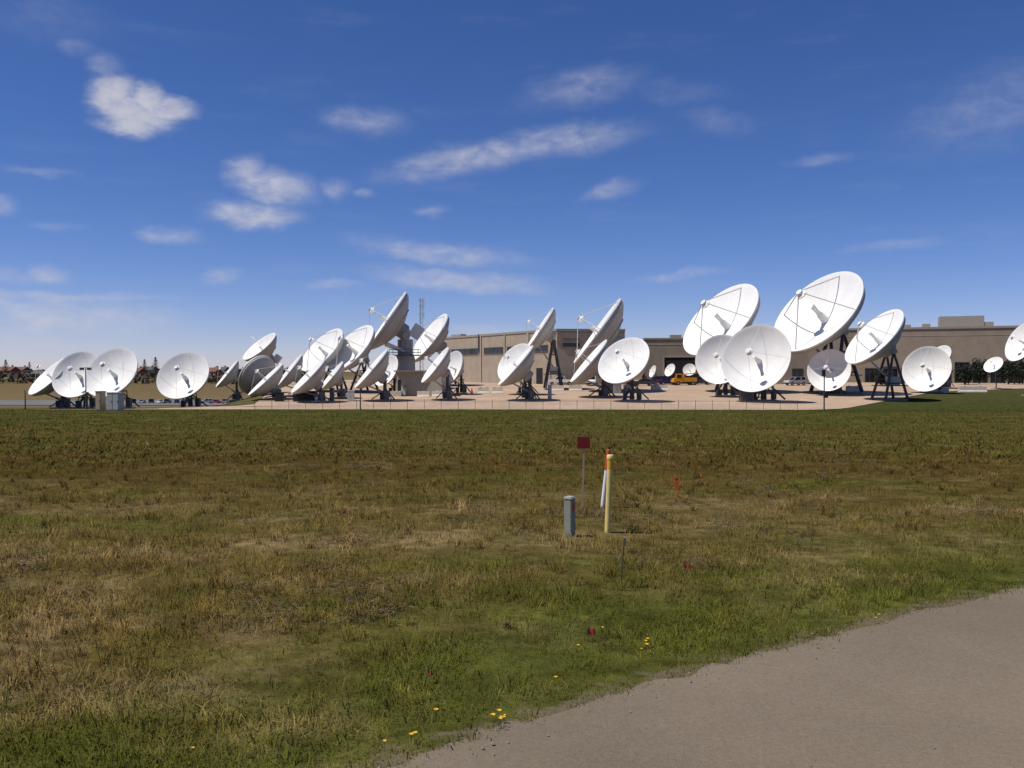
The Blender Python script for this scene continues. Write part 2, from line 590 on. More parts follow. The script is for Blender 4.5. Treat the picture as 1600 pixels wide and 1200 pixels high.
    L.new(sep.outputs[1], lawn2.inputs['Value'])
    m3 = N.new('ShaderNodeMix'); m3.data_type = 'RGBA'
    L.new(mt('MULTIPLY', mt('MULTIPLY', lawn.outputs[0], lawn2.outputs[0]), .8), m3.inputs['Factor'])
    L.new(m2.outputs['Result'], m3.inputs['A']); m3.inputs['B'].default_value = (.050, .058, .018, 1)
    # thatch and bare spots, from a hand to a few paces across
    mot = mt('ADD', mt('MULTIPLY', noise(1.25, .75, 1, 6, 41), .6), mt('MULTIPLY', noise(4.6, .8, 1, 4, 57), .4))
    mm = N.new('ShaderNodeMapRange'); mm.inputs['From Min'].default_value = .36; mm.inputs['From Max'].default_value = .64
    mm.inputs['To Min'].default_value = .56; mm.inputs['To Max'].default_value = 1.38
    L.new(mot, mm.inputs['Value'])
    m4 = N.new('ShaderNodeMix'); m4.data_type = 'RGBA'; m4.blend_type = 'MULTIPLY'; m4.inputs['Factor'].default_value = 1
    L.new(m3.outputs['Result'], m4.inputs['A']); L.new(mm.outputs[0], m4.inputs['B'])
    L.new(m4.outputs['Result'], out.inputs[0])
    L.new(greenness, out.inputs[1])
    return g


FIELD = field_group()


def ground_material():
    m = bpy.data.materials.new('meadow_ground'); m.use_nodes = True
    nt = m.node_tree; N, L = nt.nodes, nt.links
    b = N['Principled BSDF']; b.inputs['Roughness'].default_value = 1; b.inputs['Specular IOR Level'].default_value = 0
    g = N.new('ShaderNodeGroup'); g.node_tree = FIELD
    geo = N.new('ShaderNodeNewGeometry')
    n = N.new('ShaderNodeTexNoise'); n.inputs['Scale'].default_value = 2.4; n.inputs['Detail'].default_value = 9; n.inputs['Roughness'].default_value = .7
    L.new(geo.outputs['Position'], n.inputs['Vector'])
    mr = N.new('ShaderNodeMapRange'); mr.inputs['From Min'].default_value = .25; mr.inputs['From Max'].default_value = .75
    mr.inputs['To Min'].default_value = .55; mr.inputs['To Max'].default_value = 1.25
    L.new(n.outputs[0], mr.inputs['Value'])
    mx = N.new('ShaderNodeMix'); mx.data_type = 'RGBA'; mx.blend_type = 'MULTIPLY'; mx.inputs['Factor'].default_value = 1
    L.new(g.outputs[0], mx.inputs['A']); L.new(mr.outputs[0], mx.inputs['B'])
    # bare soil along the broken road edge
    va = N.new('ShaderNodeAttribute'); va.attribute_name = 'verge'
    ns = N.new('ShaderNodeTexNoise'); ns.inputs['Scale'].default_value = 3.5; ns.inputs['Detail'].default_value = 6; L.new(geo.outputs['Position'], ns.inputs['Vector'])
    ad = N.new('ShaderNodeMath'); ad.operation = 'MULTIPLY_ADD'; L.new(ns.outputs[0], ad.inputs[0]); ad.inputs[1].default_value = 1.6; L.new(va.outputs['Fac'], ad.inputs[2])
    so = N.new('ShaderNodeMapRange'); so.interpolation_type = 'SMOOTHSTEP'; so.inputs['From Min'].default_value = 1.25; so.inputs['From Max'].default_value = .85
    so.inputs['To Max'].default_value = .85; L.new(ad.outputs[0], so.inputs['Value'])
    ms = N.new('ShaderNodeMix'); ms.data_type = 'RGBA'; L.new(so.outputs[0], ms.inputs['Factor']); L.new(mx.outputs['Result'], ms.inputs['A'])
    ms.inputs['B'].default_value = (.16, .125, .082, 1)
    L.new(ms.outputs['Result'], b.inputs['Base Color'])
    bp = N.new('ShaderNodeBump'); bp.inputs['Strength'].default_value = .8; bp.inputs['Distance'].default_value = .12
    n2 = N.new('ShaderNodeTexNoise'); n2.inputs['Scale'].default_value = 7; n2.inputs['Detail'].default_value = 6; n2.inputs['Roughness'].default_value = .7
    L.new(geo.outputs['Position'], n2.inputs['Vector'])
    L.new(n2.outputs[0], bp.inputs['Height']); L.new(bp.outputs[0], b.inputs['Normal'])
    return m


def blade_material():
    m = bpy.data.materials.new('meadow_grass'); m.use_nodes = True
    nt = m.node_tree; N, L = nt.nodes, nt.links
    b = N['Principled BSDF']; b.inputs['Roughness'].default_value = .9; b.inputs['Specular IOR Level'].default_value = 0
    gn = N.new('ShaderNodeNewGeometry')
    vm = N.new('ShaderNodeMix'); vm.data_type = 'VECTOR'; vm.inputs['Factor'].default_value = .7
    L.new(gn.outputs['Normal'], vm.inputs['A']); vm.inputs['B'].default_value = (0, 0, 1)
    L.new(vm.outputs['Result'], b.inputs['Normal'])
    g = N.new('ShaderNodeGroup'); g.node_tree = FIELD
    at = N.new('ShaderNodeAttribute'); at.attribute_name = 'tint'
    # each blade picks: fresh green, place colour or dry straw
    rp = N.new('ShaderNodeValToRGB'); e = rp.color_ramp
    e.elements[0].position = 0; e.elements[0].color = (.72, .95, .5, 1)
    e.elements[1].position = 1; e.elements[1].color = (2.3, 2.05, 1.9, 1)
    for pos, c in ((.25, (.95, 1.05, .8)), (.55, (1.2, 1.15, 1.05)), (.82, (1.6, 1.45, 1.35))):
        k = e.elements.new(pos); k.color = (*c, 1)
    L.new(at.outputs['Fac'], rp.inputs[0])
    mx = N.new('ShaderNodeMix'); mx.data_type = 'RGBA'; mx.blend_type = 'MULTIPLY'; mx.inputs['Factor'].default_value = 1
    L.new(g.outputs[0], mx.inputs['A']); L.new(rp.outputs[0], mx.inputs['B'])
    L.new(mx.outputs['Result'], b.inputs['Base Color'])
    tr = N.new('ShaderNodeBsdfTranslucent'); L.new(mx.outputs['Result'], tr.inputs[0])
    ms = N.new('ShaderNodeMixShader'); ms.inputs[0].default_value = .2
    L.new(b.outputs[0], ms.inputs[1]); L.new(tr.outputs[0], ms.inputs[2])
    L.new(ms.outputs[0], N['Material Output'].inputs[0])
    return m


def road_material(name, c, c2, scale):
    m = material(name, c, .9, 0, .25, scale=scale, c2=c2, bump=.5, bscale=60, coord='World')
    nt = m.node_tree; N, L = nt.nodes, nt.links
    b = N['Principled BSDF']
    src = b.inputs['Base Color'].links[0].from_socket
    geo = N.new('ShaderNodeNewGeometry')
    n = N.new('ShaderNodeTexNoise'); n.inputs['Scale'].default_value = 26; n.inputs['Detail'].default_value = 5; n.inputs['Roughness'].default_value = .8
    L.new(geo.outputs['Position'], n.inputs['Vector'])
    mr = N.new('ShaderNodeMapRange'); mr.inputs['From Min'].default_value = .3; mr.inputs['From Max'].default_value = .7
    mr.inputs['To Min'].default_value = .78; mr.inputs['To Max'].default_value = 1.18
    L.new(n.outputs[0], mr.inputs['Value'])
    mx = N.new('ShaderNodeMix'); mx.data_type = 'RGBA'; mx.blend_type = 'MULTIPLY'; mx.inputs['Factor'].default_value = 1
    L.new(src, mx.inputs['A']); L.new(mr.outputs[0], mx.inputs['B']); L.new(mx.outputs['Result'], b.inputs['Base Color'])
    return m


# ---------------------------------------------------------------- setting: ground, road, yard
def grid_mesh(name, X, Y, Z, mat):
    r, c = X.shape
    v = np.stack([X, Y, Z], -1).reshape(-1, 3)
    i = np.arange(r * c).reshape(r, c)
    f = np.stack([i[:-1, :-1], i[:-1, 1:], i[1:, 1:], i[1:, :-1]], -1).reshape(-1, 4)
    me = bpy.data.meshes.new(name)
    me.from_pydata(v.tolist(), [], f.tolist())
    me.materials.append(mat); me.shade_smooth(); me.update()
    return me


ys = np.concatenate([np.arange(-60, 0, 4.), np.arange(0, 40, .45), np.arange(40, 112, .9), np.arange(112, 200, 1.6), np.geomspace(200, 6000, 90)])
tt = np.linspace(-1, 1, 261)
wid = 42 + 1.25 * np.clip(ys, 0, None)
X = tt[None, :] * wid[:, None]; Y = np.repeat(ys[:, None], 261, 1)
Z = ground(X, Y)
Z = np.where(road_dist(X, Y) < 0, Z - .03, Z)
gme = grid_mesh('ground', X, Y, Z, ground_material())
ga = gme.attributes.new('verge', 'FLOAT', 'POINT')
ga.data.foreach_set('value', np.clip(road_dist(X, Y), -5, 5).reshape(-1).astype(np.float32))
tag(link('ground', gme), 'dry brown and green prairie meadow sloping to the antenna yard', 'ground', kind='structure')

# road with a ragged edge
rag = .10 * (fbm(ET * 1.3, ET * 0 + 2, 4) - .45) * 2 + .10 * (vnoise(ET * 5, ET * 0 + 8) - .5)
ws = np.array([0, .25, .8, 2, 4, 6, 9.0, 9.4])
NX, NY = TY, -TX                   # towards the camera side
tf = np.linspace(0, ET[-1], 1800)
ex, ey = np.interp(tf, ET, EX), np.interp(tf, ET, EY)
nx, ny = np.interp(tf, ET, NX), np.interp(tf, ET, NY)
rg = .10 * (fbm(tf * .9, tf * 0 + 2, 5) - .47) * 2 + .10 * (vnoise(tf * 6, tf * 0 + 8) - .5) + .10 * (vnoise(tf * 15, tf * 0 + 18) - .5)
off = ws[:, None] - .12 - np.where(ws[:, None] < .9, rg[None, :] * (1 - ws[:, None] / .9), 0)
RX = ex[None] + nx[None] * off; RY = ey[None] + ny[None] * off
RZ = np.full_like(RX, .025); RZ[0] = -.035; RZ[1] = .012
RZ = RZ + np.where(RY > 20, -2.27 * np.clip((RY - 20) / 100, 0, 1), 0) + np.where(RY > 20, .02, 0)
ROAD = road_material('worn_asphalt', (.195, .155, .109), (.130, .103, .072), .22)
tag(link('road', grid_mesh('road', RX, RY, RZ, ROAD)), 'worn grey brown asphalt road crossing the lower right', 'road', kind='structure')

# loose stones and crumbs along the broken edge of the road
g_ = np.random.default_rng(77)
mb = MB()
for k in range(2600):
    i = int(g_.integers(330, 1500)); w_ = g_.normal() * .16 + .12 if k % 3 else g_.random() * 3.5
    sx_, sy_ = ex[i] + nx[i] * w_, ey[i] + ny[i] * w_
    r_ = (.006 + .016 * g_.random() ** 3) * (1 if k % 3 else .7)
    c_ = Vector((sx_, sy_, (.03 if w_ > .2 else .0) + r_ * .5))
    t_ = [c_ + Vector(g_.normal(size=3)).normalized() * r_ for _ in range(2)]
    a_ = g_.random() * 6.28
    q_ = [c_ + Vector((math.cos(a_ + j * 1.57) * r_ * (.8 + .5 * g_.random()), math.sin(a_ + j * 1.57) * r_ * (.8 + .5 * g_.random()), -r_ * .4)) for j in range(4)]
    top_ = c_ + Vector((0, 0, r_ * .7))
    for j in range(4):
        mb.quad(q_[j], q_[(j + 1) % 4], top_)
tag(mb.build('road_gravel', material('loose_gravel', (.30, .25, .19), .9, vary=.25, scale=9, coord='World')), 'loose gravel crumbs scattered along the road edge', 'gravel', kind='stuff')

# gravel yard: tilted apron between a front line and the buildings
nu, nv_ = 60, 40
lx = lambda d: np.interp(d, [112, 119, 123, 127.5, 200, 280], [-66, -66, -62, -37.3, -51.8, -68])
rx = lambda d: np.interp(d, [112, 114, 116, 122, 162, 200, 280], [30, 34, 38, 46, 77, 150, 230])
PX = np.zeros((nv_, nu)); PY = np.zeros((nv_, nu))
for j in range(nv_):
    a = j / (nv_ - 1)
    for i in range(nu):
        b = i / (nu - 1)
        front = 119.5 + 1.0 * math.sin(b * 9) * .25 - 4.0 * max(0, (b - .55)) / .45 if b < .95 else 117.7 - 2 * (b - .95) / .05
        d = front + (265 - front) * a ** 1.3
        PX[j, i] = lx(d) + (rx(d) - lx(d)) * b
        PY[j, i] = d
PZ = ground(PX, PY) + .05
YARD = road_material('tan_gravel', (.45, .325, .225), (.33, .24, .17), .14)
tag(link('gravel_yard', grid_mesh('gravel_yard', PX, PY, PZ, YARD)), 'pinkish tan gravel yard under the satellite dishes', 'yard', kind='structure')

# car park in the dip on the west side
b = np.linspace(0, 1, 40); a = np.linspace(0, 1, 50)
A, B = np.meshgrid(a, b, indexing='ij')
CY = 215 + 150 * A
CX = (-.60 * CY) * (1 - B) + (-.31 * CY) * B
tag(link('car_park', grid_mesh('car_park', CX, CY, ground(CX, CY) + .12, road_material('car_park_asphalt', (.16, .155, .15), (.12, .115, .11), .1))),
    'grey asphalt car park in the dip at far left', 'car park', kind='structure')


# ---------------------------------------------------------------- grass
def make_blades(n, d0, d1, h0, h1, w0, w1, power, levels, seed, keep=None, tall=None):
    g = np.random.default_rng(seed)
    u = g.random(n)
    if power == 0:      # density ~ 1/d^2 over a wedge -> log-uniform in d
        d = d0 * (d1 / d0) ** u
    else:
        d = (d0 ** power + u * (d1 ** power - d0 ** power)) ** (1 / power)
    x = (g.random(n) * 2 - 1) * (.66 * d + 3.5)
    y = d
    rd = road_dist(x, y)
    ok = rd > .10 - .38 * g.random(n) ** 3 + .25 * (vnoise(x * 3.1, y * 3.1) - .5)
    inyard = (y > 118.5) & (x > lx(y) - 1) & (x < rx(y))
    ok &= ~inyard & (y < 119.0)
    clump = fbm(x * 1.1 + 50, y * 1.1, 4)
    ok &= g.random(n) < np.clip((clump - .22) * 3.2, .15, 1)
    x, y, clump = x[ok], y[ok], clump[ok]
    rd = rd[ok]
    n = len(x)
    h = (h0 + (h1 - h0) * g.random(n) ** 2.2) * (.55 + 1.1 * np.clip(clump, 0, 1)) * np.clip(.55 + rd * .25, .55, 1)
    wdt = w0 + (w1 - w0) * g.random(n)
    th = g.random(n) * 2 * np.pi
    lean = g.random(n) * 1.25 + .2
    ld = g.random(n) * 2 * np.pi
    z = ground(x, y) - .015
    dx, dy = np.cos(th), np.sin(th)
    bx, by = np.cos(ld) * lean * h, np.sin(ld) * lean * h
    tint = np.clip(g.random(n) * .75 + (fbm(x * 2.3, y * 2.3 + 77, 3) - .44) * 1.1 + .12, 0, 1)
    if levels == 2:
        v = np.empty((n, 5, 3))
        v[:, 0] = np.stack([x - dx * wdt / 2, y - dy * wdt / 2, z], -1)
        v[:, 1] = np.stack([x + dx * wdt / 2, y + dy * wdt / 2, z], -1)
        v[:, 2] = np.stack([x + dx * wdt * .38 + bx * .35, y + dy * wdt * .38 + by * .35, z + h * .6], -1)
        v[:, 3] = np.stack([x - dx * wdt * .38 + bx * .35, y - dy * wdt * .38 + by * .35, z + h * .6], -1)
        v[:, 4] = np.stack([x + bx, y + by, z + h * (1 - lean * .35)], -1)
        k = 5
        base = (np.arange(n) * 5)[:, None]
        loops = np.concatenate([base + np.array([0, 1, 2, 3]), base + np.array([3, 2, 4])], 1).reshape(-1)
        starts = (np.arange(n)[:, None] * 7 + np.array([0, 4])).reshape(-1)
        tot = np.tile([4, 3], n)
    else:
        v = np.empty((n, 3, 3))
        v[:, 0] = np.stack([x - dx * wdt / 2, y - dy * wdt / 2, z], -1)
        v[:, 1] = np.stack([x + dx * wdt / 2, y + dy * wdt / 2, z], -1)
        v[:, 2] = np.stack([x + bx, y + by, z + h], -1)
        k = 3
        loops = np.arange(n * 3); starts = np.arange(n) * 3; tot = np.full(n, 3)
    me = bpy.data.meshes.new('meadow_grass')
    me.vertices.add(n * k); me.vertices.foreach_set('co', v.reshape(-1))
    me.loops.add(len(loops)); me.loops.foreach_set('vertex_index', loops.astype(np.int32))
    me.polygons.add(len(starts)); me.polygons.foreach_set('loop_start', starts.astype(np.int32)); me.polygons.foreach_set('loop_total', tot.astype(np.int32))
    at = me.attributes.new('tint', 'FLOAT', 'POINT'); at.data.foreach_set('value', np.repeat(tint, k).astype(np.float32))
    me.update(calc_edges=True)
    return me


GRASS = blade_material()
near = make_blades(430000, 4.5, 34, .04, .20, .005, .012, .5, 2, 3); near.materials.append(GRASS)
tag(link('meadow_grass', near), 'short green and dry straw grass of the near meadow', 'grass', kind='stuff')
close = make_blades(170000, 5.0, 13.5, .03, .13, .004, .009, .9, 2, 8); close.materials.append(GRASS)
tag(link('verge_grass', close), 'fine short green grass of the verge nearest the road', 'grass', kind='stuff')
farm = make_blades(190000, 30, 119, .05, .20, .03, .09, .7, 1, 4); farm.materials.append(GRASS)
tag(link('far_meadow_grass', farm), 'olive and russet grass of the far meadow below the fence', 'grass', kind='stuff')


def tufts():
    """bunch grass: fans of longer pale blades"""
    g = np.random.default_rng(31)
    m = 3600
    d = 5.5 * (45 / 5.5) ** g.random(m); x = (g.random(m) * 2 - 1) * (.66 * d + 3)
    ok = (road_dist(x, d) > .5) & (vnoise(x * .6 + 3, d * .6 + 9) > np.where(road_dist(x, d) < 3, .66, .42))
    x, d = x[ok], d[ok]; m = len(x)
    kb = 24
    cx_ = np.repeat(x, kb) + g.normal(size=m * kb) * .035; cy_ = np.repeat(d, kb) + g.normal(size=m * kb) * .035
    size = np.repeat(.5 + .8 * g.random(m), kb)
    n = m * kb
    h = (.10 + .13 * g.random(n)) * size; ln = (.3 + .9 * g.random(n)); a = g.random(n) * 2 * np.pi; th = g.random(n) * 2 * np.pi
    w = (.004 + .004 * g.random(n)) * np.repeat(np.clip(d / 12, 1, 3), kb)
    z = ground(cx_, cy_) - .01
    v = np.empty((n, 5, 3)); dx, dy = np.cos(th) * w / 2, np.sin(th) * w / 2; bx, by = np.cos(a) * ln * h, np.sin(a) * ln * h
    v[:, 0] = np.stack([cx_ - dx, cy_ - dy, z], -1); v[:, 1] = np.stack([cx_ + dx, cy_ + dy, z], -1)
    v[:, 2] = np.stack([cx_ + dx + bx * .4, cy_ + dy + by * .4, z + h * .75], -1); v[:, 3] = np.stack([cx_ - dx + bx * .4, cy_ - dy + by * .4, z + h * .75], -1)
    v[:, 4] = np.stack([cx_ + bx, cy_ + by, z + h * (1.05 - .4 * ln * .5)], -1)
    tint = np.clip(np.repeat(.35 + .6 * g.random(m), kb) + .12 * g.normal(size=n), 0, 1)
    base = (np.arange(n) * 5)[:, None]
    loops = np.concatenate([base + np.array([0, 1, 2, 3]), base + np.array([3, 2, 4])], 1).reshape(-1)
    starts = (np.arange(n)[:, None] * 7 + np.array([0, 4])).reshape(-1); tot = np.tile([4, 3], n)
    me = bpy.data.meshes.new('bunch_grass')
    me.vertices.add(n * 5); me.vertices.foreach_set('co', v.reshape(-1))
    me.loops.add(len(loops)); me.loops.foreach_set('vertex_index', loops.astype(np.int32))
    me.polygons.add(len(starts)); me.polygons.foreach_set('loop_start', starts.astype(np.int32)); me.polygons.foreach_set('loop_total', tot.astype(np.int32))
    at = me.attributes.new('tint', 'FLOAT', 'POINT'); at.data.foreach_set('value', np.repeat(tint, 5).astype(np.float32))
    me.update(calc_edges=True)
    return link('bunch_grass', me, None, GRASS)


tag(tufts(), 'scattered fans of longer pale bunch grass in the meadow', 'grass', kind='stuff')


def weeds():
    """low mounds of dead brown weeds lying in the dry grass, thickest on the left"""
    g = np.random.default_rng(21)
    V = []; F = 0
    n = 0
    for k in range(900):
        d = 6.0 * (34 / 6.0) ** g.random(); x = (g.random() * 2 - 1) * (.66 * d + 2)
        if road_dist(np.array([x]), np.array([d]))[0] < 3.0: continue
        if vnoise(np.array([x * .45 + 8]), np.array([d * .45 + 80.]))[0] < (.38 if x < -1.5 and d < 15 else .70): continue
        z = gz(x, d)
        r = .12 + .22 * g.random(); m = int(60 + 90 * g.random())
        c = np.stack([x + g.normal(size=m) * r, d + g.normal(size=m) * r * .8, z + np.abs(g.normal(size=m)) * .055], -1)
        a = g.normal(size=(m, 3)) * [1, 1, .55]; a /= np.linalg.norm(a, axis=1)[:, None]
        b_ = g.normal(size=(m, 3)); b_ /= np.linalg.norm(b_, axis=1)[:, None]
        l = (.03 + .07 * g.random(m))[:, None]
        V.append(np.stack([c - a * l, c + b_ * .005, c + a * l, c - b_ * .005], 1)); n += m
    V = np.concatenate(V).reshape(-1, 3)
    me = bpy.data.meshes.new('dead_weeds')
    me.from_pydata(V.tolist(), [], np.arange(n * 4).reshape(-1, 4).tolist()); me.update()
    return link('dead_weeds', me, None, material('dead_weed_stalks', (.24, .175, .115), .95, spec=0, scale=2.2, coord='World', c2=(.075, .052, .034)))


tag(weeds(), 'low brown mats of dead weeds lying in the meadow grass', 'weeds', kind='stuff')


# ---------------------------------------------------------------- satellite dishes
def dish_meshes(fd, key, mat):
    h = 1 / (16 * fd)
    par = lambda r: -h * (1 - (r / .5) ** 2)
    rs = np.linspace(0.0005, .5, 15)
    prof = [(r, par(r)) for r in rs] + [(.507, .002), (.507, -.016), (.500, -.018), (.492, -.040)]
    prof += [(r, par(r) * 1.35 - .055) for r in np.linspace(.484, .12, 12)]
    refl = MB().lathe(prof, 64).mesh('reflector_' + key, mat, 28)
    # back shell gets a far darker grey, with shade put into its colour
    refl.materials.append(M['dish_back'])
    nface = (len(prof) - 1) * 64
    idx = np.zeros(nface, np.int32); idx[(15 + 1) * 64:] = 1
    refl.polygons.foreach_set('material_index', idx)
    hz = -1.35 * h - .055
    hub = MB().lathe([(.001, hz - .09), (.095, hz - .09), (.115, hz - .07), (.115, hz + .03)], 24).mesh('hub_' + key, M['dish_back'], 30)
    cone = MB().lathe([(.001, -h + .225), (.026, -h + .225), (.022, -h + .16), (.022, -h + .12), (.033, -h + .09), (.042, -h + .005)], 16).mesh('feed_' + key, M['dish2'], 30)
    zf = .235
    sub = MB().lathe([(.001, zf - .012), (.03, zf - .006), (.055, zf + .012), (.055, zf + .02), (.03, zf + .035), (.03, zf + .06), (.001, zf + .06)], 20).mesh('subreflector_' + key, M['dish2'], 30)
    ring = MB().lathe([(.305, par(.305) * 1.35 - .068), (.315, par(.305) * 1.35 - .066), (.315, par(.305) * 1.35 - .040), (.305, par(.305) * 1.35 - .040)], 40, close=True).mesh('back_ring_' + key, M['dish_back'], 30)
    return dict(reflector=refl, hub=hub, feed_cone=cone, subreflector=sub, back_ring=ring, zf=zf, h=h, hb=1.35 * h + .145)


DM = {'d': dish_meshes(.27, 'bowl', M['dish']), 'a': dish_meshes(.36, 'deep', M['dish']), 'b': dish_meshes(.42, 'shallow', M['dish']), 'c': dish_meshes(.38, 'aged', M['dish2'])}


def strut_mesh(key, r, a, mat, rr=.47):
    dm = DM[key]
    z0 = -dm['h'] * (1 - (rr / .5) ** 2)
    ca, sa = math.cos(a), math.sin(a)
    return MB().tube((rr * ca, rr * sa, z0 - .004), (.045 * ca, .045 * sa, dm['zf'] + .03), r, r, 6).mesh('feed_strut', mat)


STRUTS = {}
for key in DM:
    for kind, r, mat in (('thick', .0058, M['strut']), ('thin', .0024, M['dish'])):
        STRUTS[key, kind] = [strut_mesh(key, r, i * math.pi / 2, mat) for i in range(4)]

DISHES = []


def dish(lo, up, minor, d, label, key='a', strut='thick', mount='post', facing=1, name='satellite_dish', group='satellite dishes in the antenna yard', roll=0):
    u, v = (lo[0] + up[0]) / 2, (lo[1] + up[1]) / 2
    major = math.hypot(up[0] - lo[0], up[1] - lo[1])
    C = P(u, v, d)
    w = (C - CAM).normalized()
    r = w.cross(Vector((0, 0, 1))).normalized(); q = r.cross(w)
    D = major / FPX * (C - CAM).dot(ray(800, 600).normalized())
    ax = Vector((up[0] - lo[0], -(up[1] - lo[1])))           # along the major axis, image up positive
    nimg = Vector((-ax.y, ax.x)).normalized()                 # turned to the upper left
    if minor <= 14 and major > 40:
        minor *= .65
    ct = min(.999, minor / major); st = math.sqrt(1 - ct * ct)
    n = (r * nimg.x + q * nimg.y) * st - w * (ct * facing)
    n.normalize()
    dm = DM[key]
    xa = Vector((0, 0, 1)).cross(n).normalized()              # horizontal axis of the dish
    ya = n.cross(xa)
    rot = Matrix((xa, ya, n)).transposed()
    hubp = C - n * D * (dm['hb'] - .01)
    bx, by = hubp.x, hubp.y
    bz = gz(bx, by)
    root = empty(name, (bx, by, bz), label, 'satellite dish', group)
    off = Vector((bx, by, bz))
    T = Matrix.Translation(C - off) @ (rot @ Matrix.Rotation(R(roll), 3, 'Z')).to_4x4() @ Matrix.Scale(D, 4)

    def part(nm, me):
        o = link(nm, me, root); o.matrix_local = T
        return o
    rf = part('reflector', dm['reflector'])
    o = link('back_ring', dm['back_ring'], rf)
    o = link('hub', dm['hub'], root); o.matrix_local = T
    part('feed_cone', dm['feed_cone'])
    part('subreflector', dm['subreflector'])
    for i in range(4):
        part('feed_strut', STRUTS[key, strut][i])
    # ---- mount, in coordinates of the root
    hb = hubp - off                                            # back of the hub
    H = hb.z
    lowback = (C - ya * D * .30 - n * D * (dm['h'] * .864 + .06)) - off
    side = Vector((xa.x, xa.y, 0)).normalized()
    back = Vector((-n.x, -n.y, 0)).normalized()
    st_ = M['steel']
    MB().box((0, 0, .03), (D * .36, D * .36, .4)).build('footing', M['footing'], root)
    if mount == 'post':
        cr = max(.13, D * .038)
        MB().tube((0, 0, .3), (0, 0, H - .02 * D), cr * 1.15, cr * .9, 12).build('mast', st_, root, 40)
        MB().tube((0, 0, H - .07 * D), tuple(hb + n * D * .04), cr * 1.25, cr * 1.5, 12).tube(tuple(Vector((0, 0, H)) - side * D * .1), tuple(Vector((0, 0, H)) + side * D * .1), cr * .7, cr * .7, 10).build('pivot_head', st_, root, 40)
        MB().tube((0, 0, max(.9, H * .38)), tuple(lowback), cr * .38, cr * .38, 8).tube((0, 0, max(.9, H * .38)), tuple(Vector((0, 0, max(.9, H * .38))).lerp(lowback, .45)), cr * .62, cr * .62, 8).build('elevation_jack', M['steel_light'], root)
        for sgn in (-1, 1):
            e = side * (sgn * D * .26) + back * D * .16
            MB().tube((0, 0, H * .62), (e.x, e.y, .3), cr * .36, cr * .36, 6).build('brace', st_, root)
        e = back * -D * .27
        MB().tube((0, 0, H * .5), (e.x, e.y, .3), cr * .32, cr * .32, 6).build('brace', st_, root)
        e = side * D * .14 + back * D * .02
        MB().box((e.x, e.y, .95), (.7, .6, 1.3)).build('control_box', M['cab_dark'], root)
        mbk = MB()
        for sx in (-1, 1):
            mbk.tube(tuple(side * sx * D * .17 - back * D * .03 + Vector((0, 0, .2))), tuple(side * sx * D * .11 + Vector((0, 0, H * .66))), cr * .25, cr * .25, 5)
            mbk.tube(tuple(side * sx * D * .17 - back * D * .03 + Vector((0, 0, .55))), tuple(Vector((0, 0, H * .55))), cr * .2, cr * .2, 5)
        mbk.tube(tuple(side * D * .15 + Vector((0, 0, H * .42))), tuple(side * -D * .15 + Vector((0, 0, H * .42))), cr * .22, cr * .22, 5)
        mbk.tube(tuple(side * D * .12 + Vector((0, 0, H * .66))), tuple(side * -D * .12 + Vector((0, 0, H * .66))), cr * .3, cr * .3, 5)
        mbk.build('service_frame', st_, root)
        e = side * -D * .12 - back * D * .05
        MB().box((e.x, e.y, .75), (.5, .9, .95)).build('control_box', M['steel'], root)
    elif mount == 'frame':
        s = D * .17
        top = Vector((0, 0, H))
        for sx in (-1, 1):
            for sy in (-1, 1):
                e = side * (sx * s) + back * (sy * s)
                t = top + side * (sx * s * .5)
                MB().tube((e.x, e.y, .3), tuple(t), D * .020, D * .017, 8).build('leg', st_, root)
        mbk = MB()
        for hgt in (.35, .68):
            k = [side * (sx * s * (1 - hgt * .5)) + back * (sy * s * (1 - hgt)) + Vector((0, 0, H * hgt)) for sx, sy in ((-1, -1), (1, -1), (1, 1), (-1, 1))]
            for i in range(4):
                mbk.tube(tuple(k[i]), tuple(k[(i + 1) % 4]), D * .010, D * .010, 6)
        mbk.build('cross_brace', st_, root)
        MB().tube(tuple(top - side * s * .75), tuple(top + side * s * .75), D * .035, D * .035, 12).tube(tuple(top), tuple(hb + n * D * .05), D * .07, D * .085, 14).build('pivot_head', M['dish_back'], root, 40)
        MB().tube(tuple(back * s * .6 + Vector((0, 0, H * .3))), tuple(lowback), D * .013, D * .013, 8).build('elevation_jack', M['steel_light'], root)
        zp = H * .30
        MB().box((0, 0, zp), (s * 2.3, s * 2.0, .14)).build('platform', st_, root)
        MB().box((side.x * s * .4, side.y * s * .4, zp + .75), (s * .9, s * .8, 1.35)).build('equipment_hut', M['cabinet'], root)
    elif mount == 'tower':
        s = D * .12
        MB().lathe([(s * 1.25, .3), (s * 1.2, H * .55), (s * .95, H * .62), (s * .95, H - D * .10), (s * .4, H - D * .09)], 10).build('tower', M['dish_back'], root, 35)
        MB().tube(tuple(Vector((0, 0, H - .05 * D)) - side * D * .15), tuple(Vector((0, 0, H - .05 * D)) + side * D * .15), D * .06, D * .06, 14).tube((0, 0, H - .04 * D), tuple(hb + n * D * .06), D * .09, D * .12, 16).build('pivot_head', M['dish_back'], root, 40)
        MB().box(tuple(Vector((0, 0, H * 1.02)) + back * D * .17), (D * .16, D * .14, D * .20), Matrix.Rotation(R(35), 3, 'Y')).build('counterweight', M['dish2'], root)
        for sgn in (-1, 1):
            MB().tube(tuple(Vector((0, 0, H * .66)) + side * sgn * s * .7), tuple(lowback + side * sgn * D * .12), D * .022, D * .03, 10).build('elevation_jack', M['dish2'], root, 40)
        zp = H * .6
        MB().box((0, 0, zp), (s * 3.6, s * 3.4, .16)).build('platform', st_, root)
        mbk = MB()
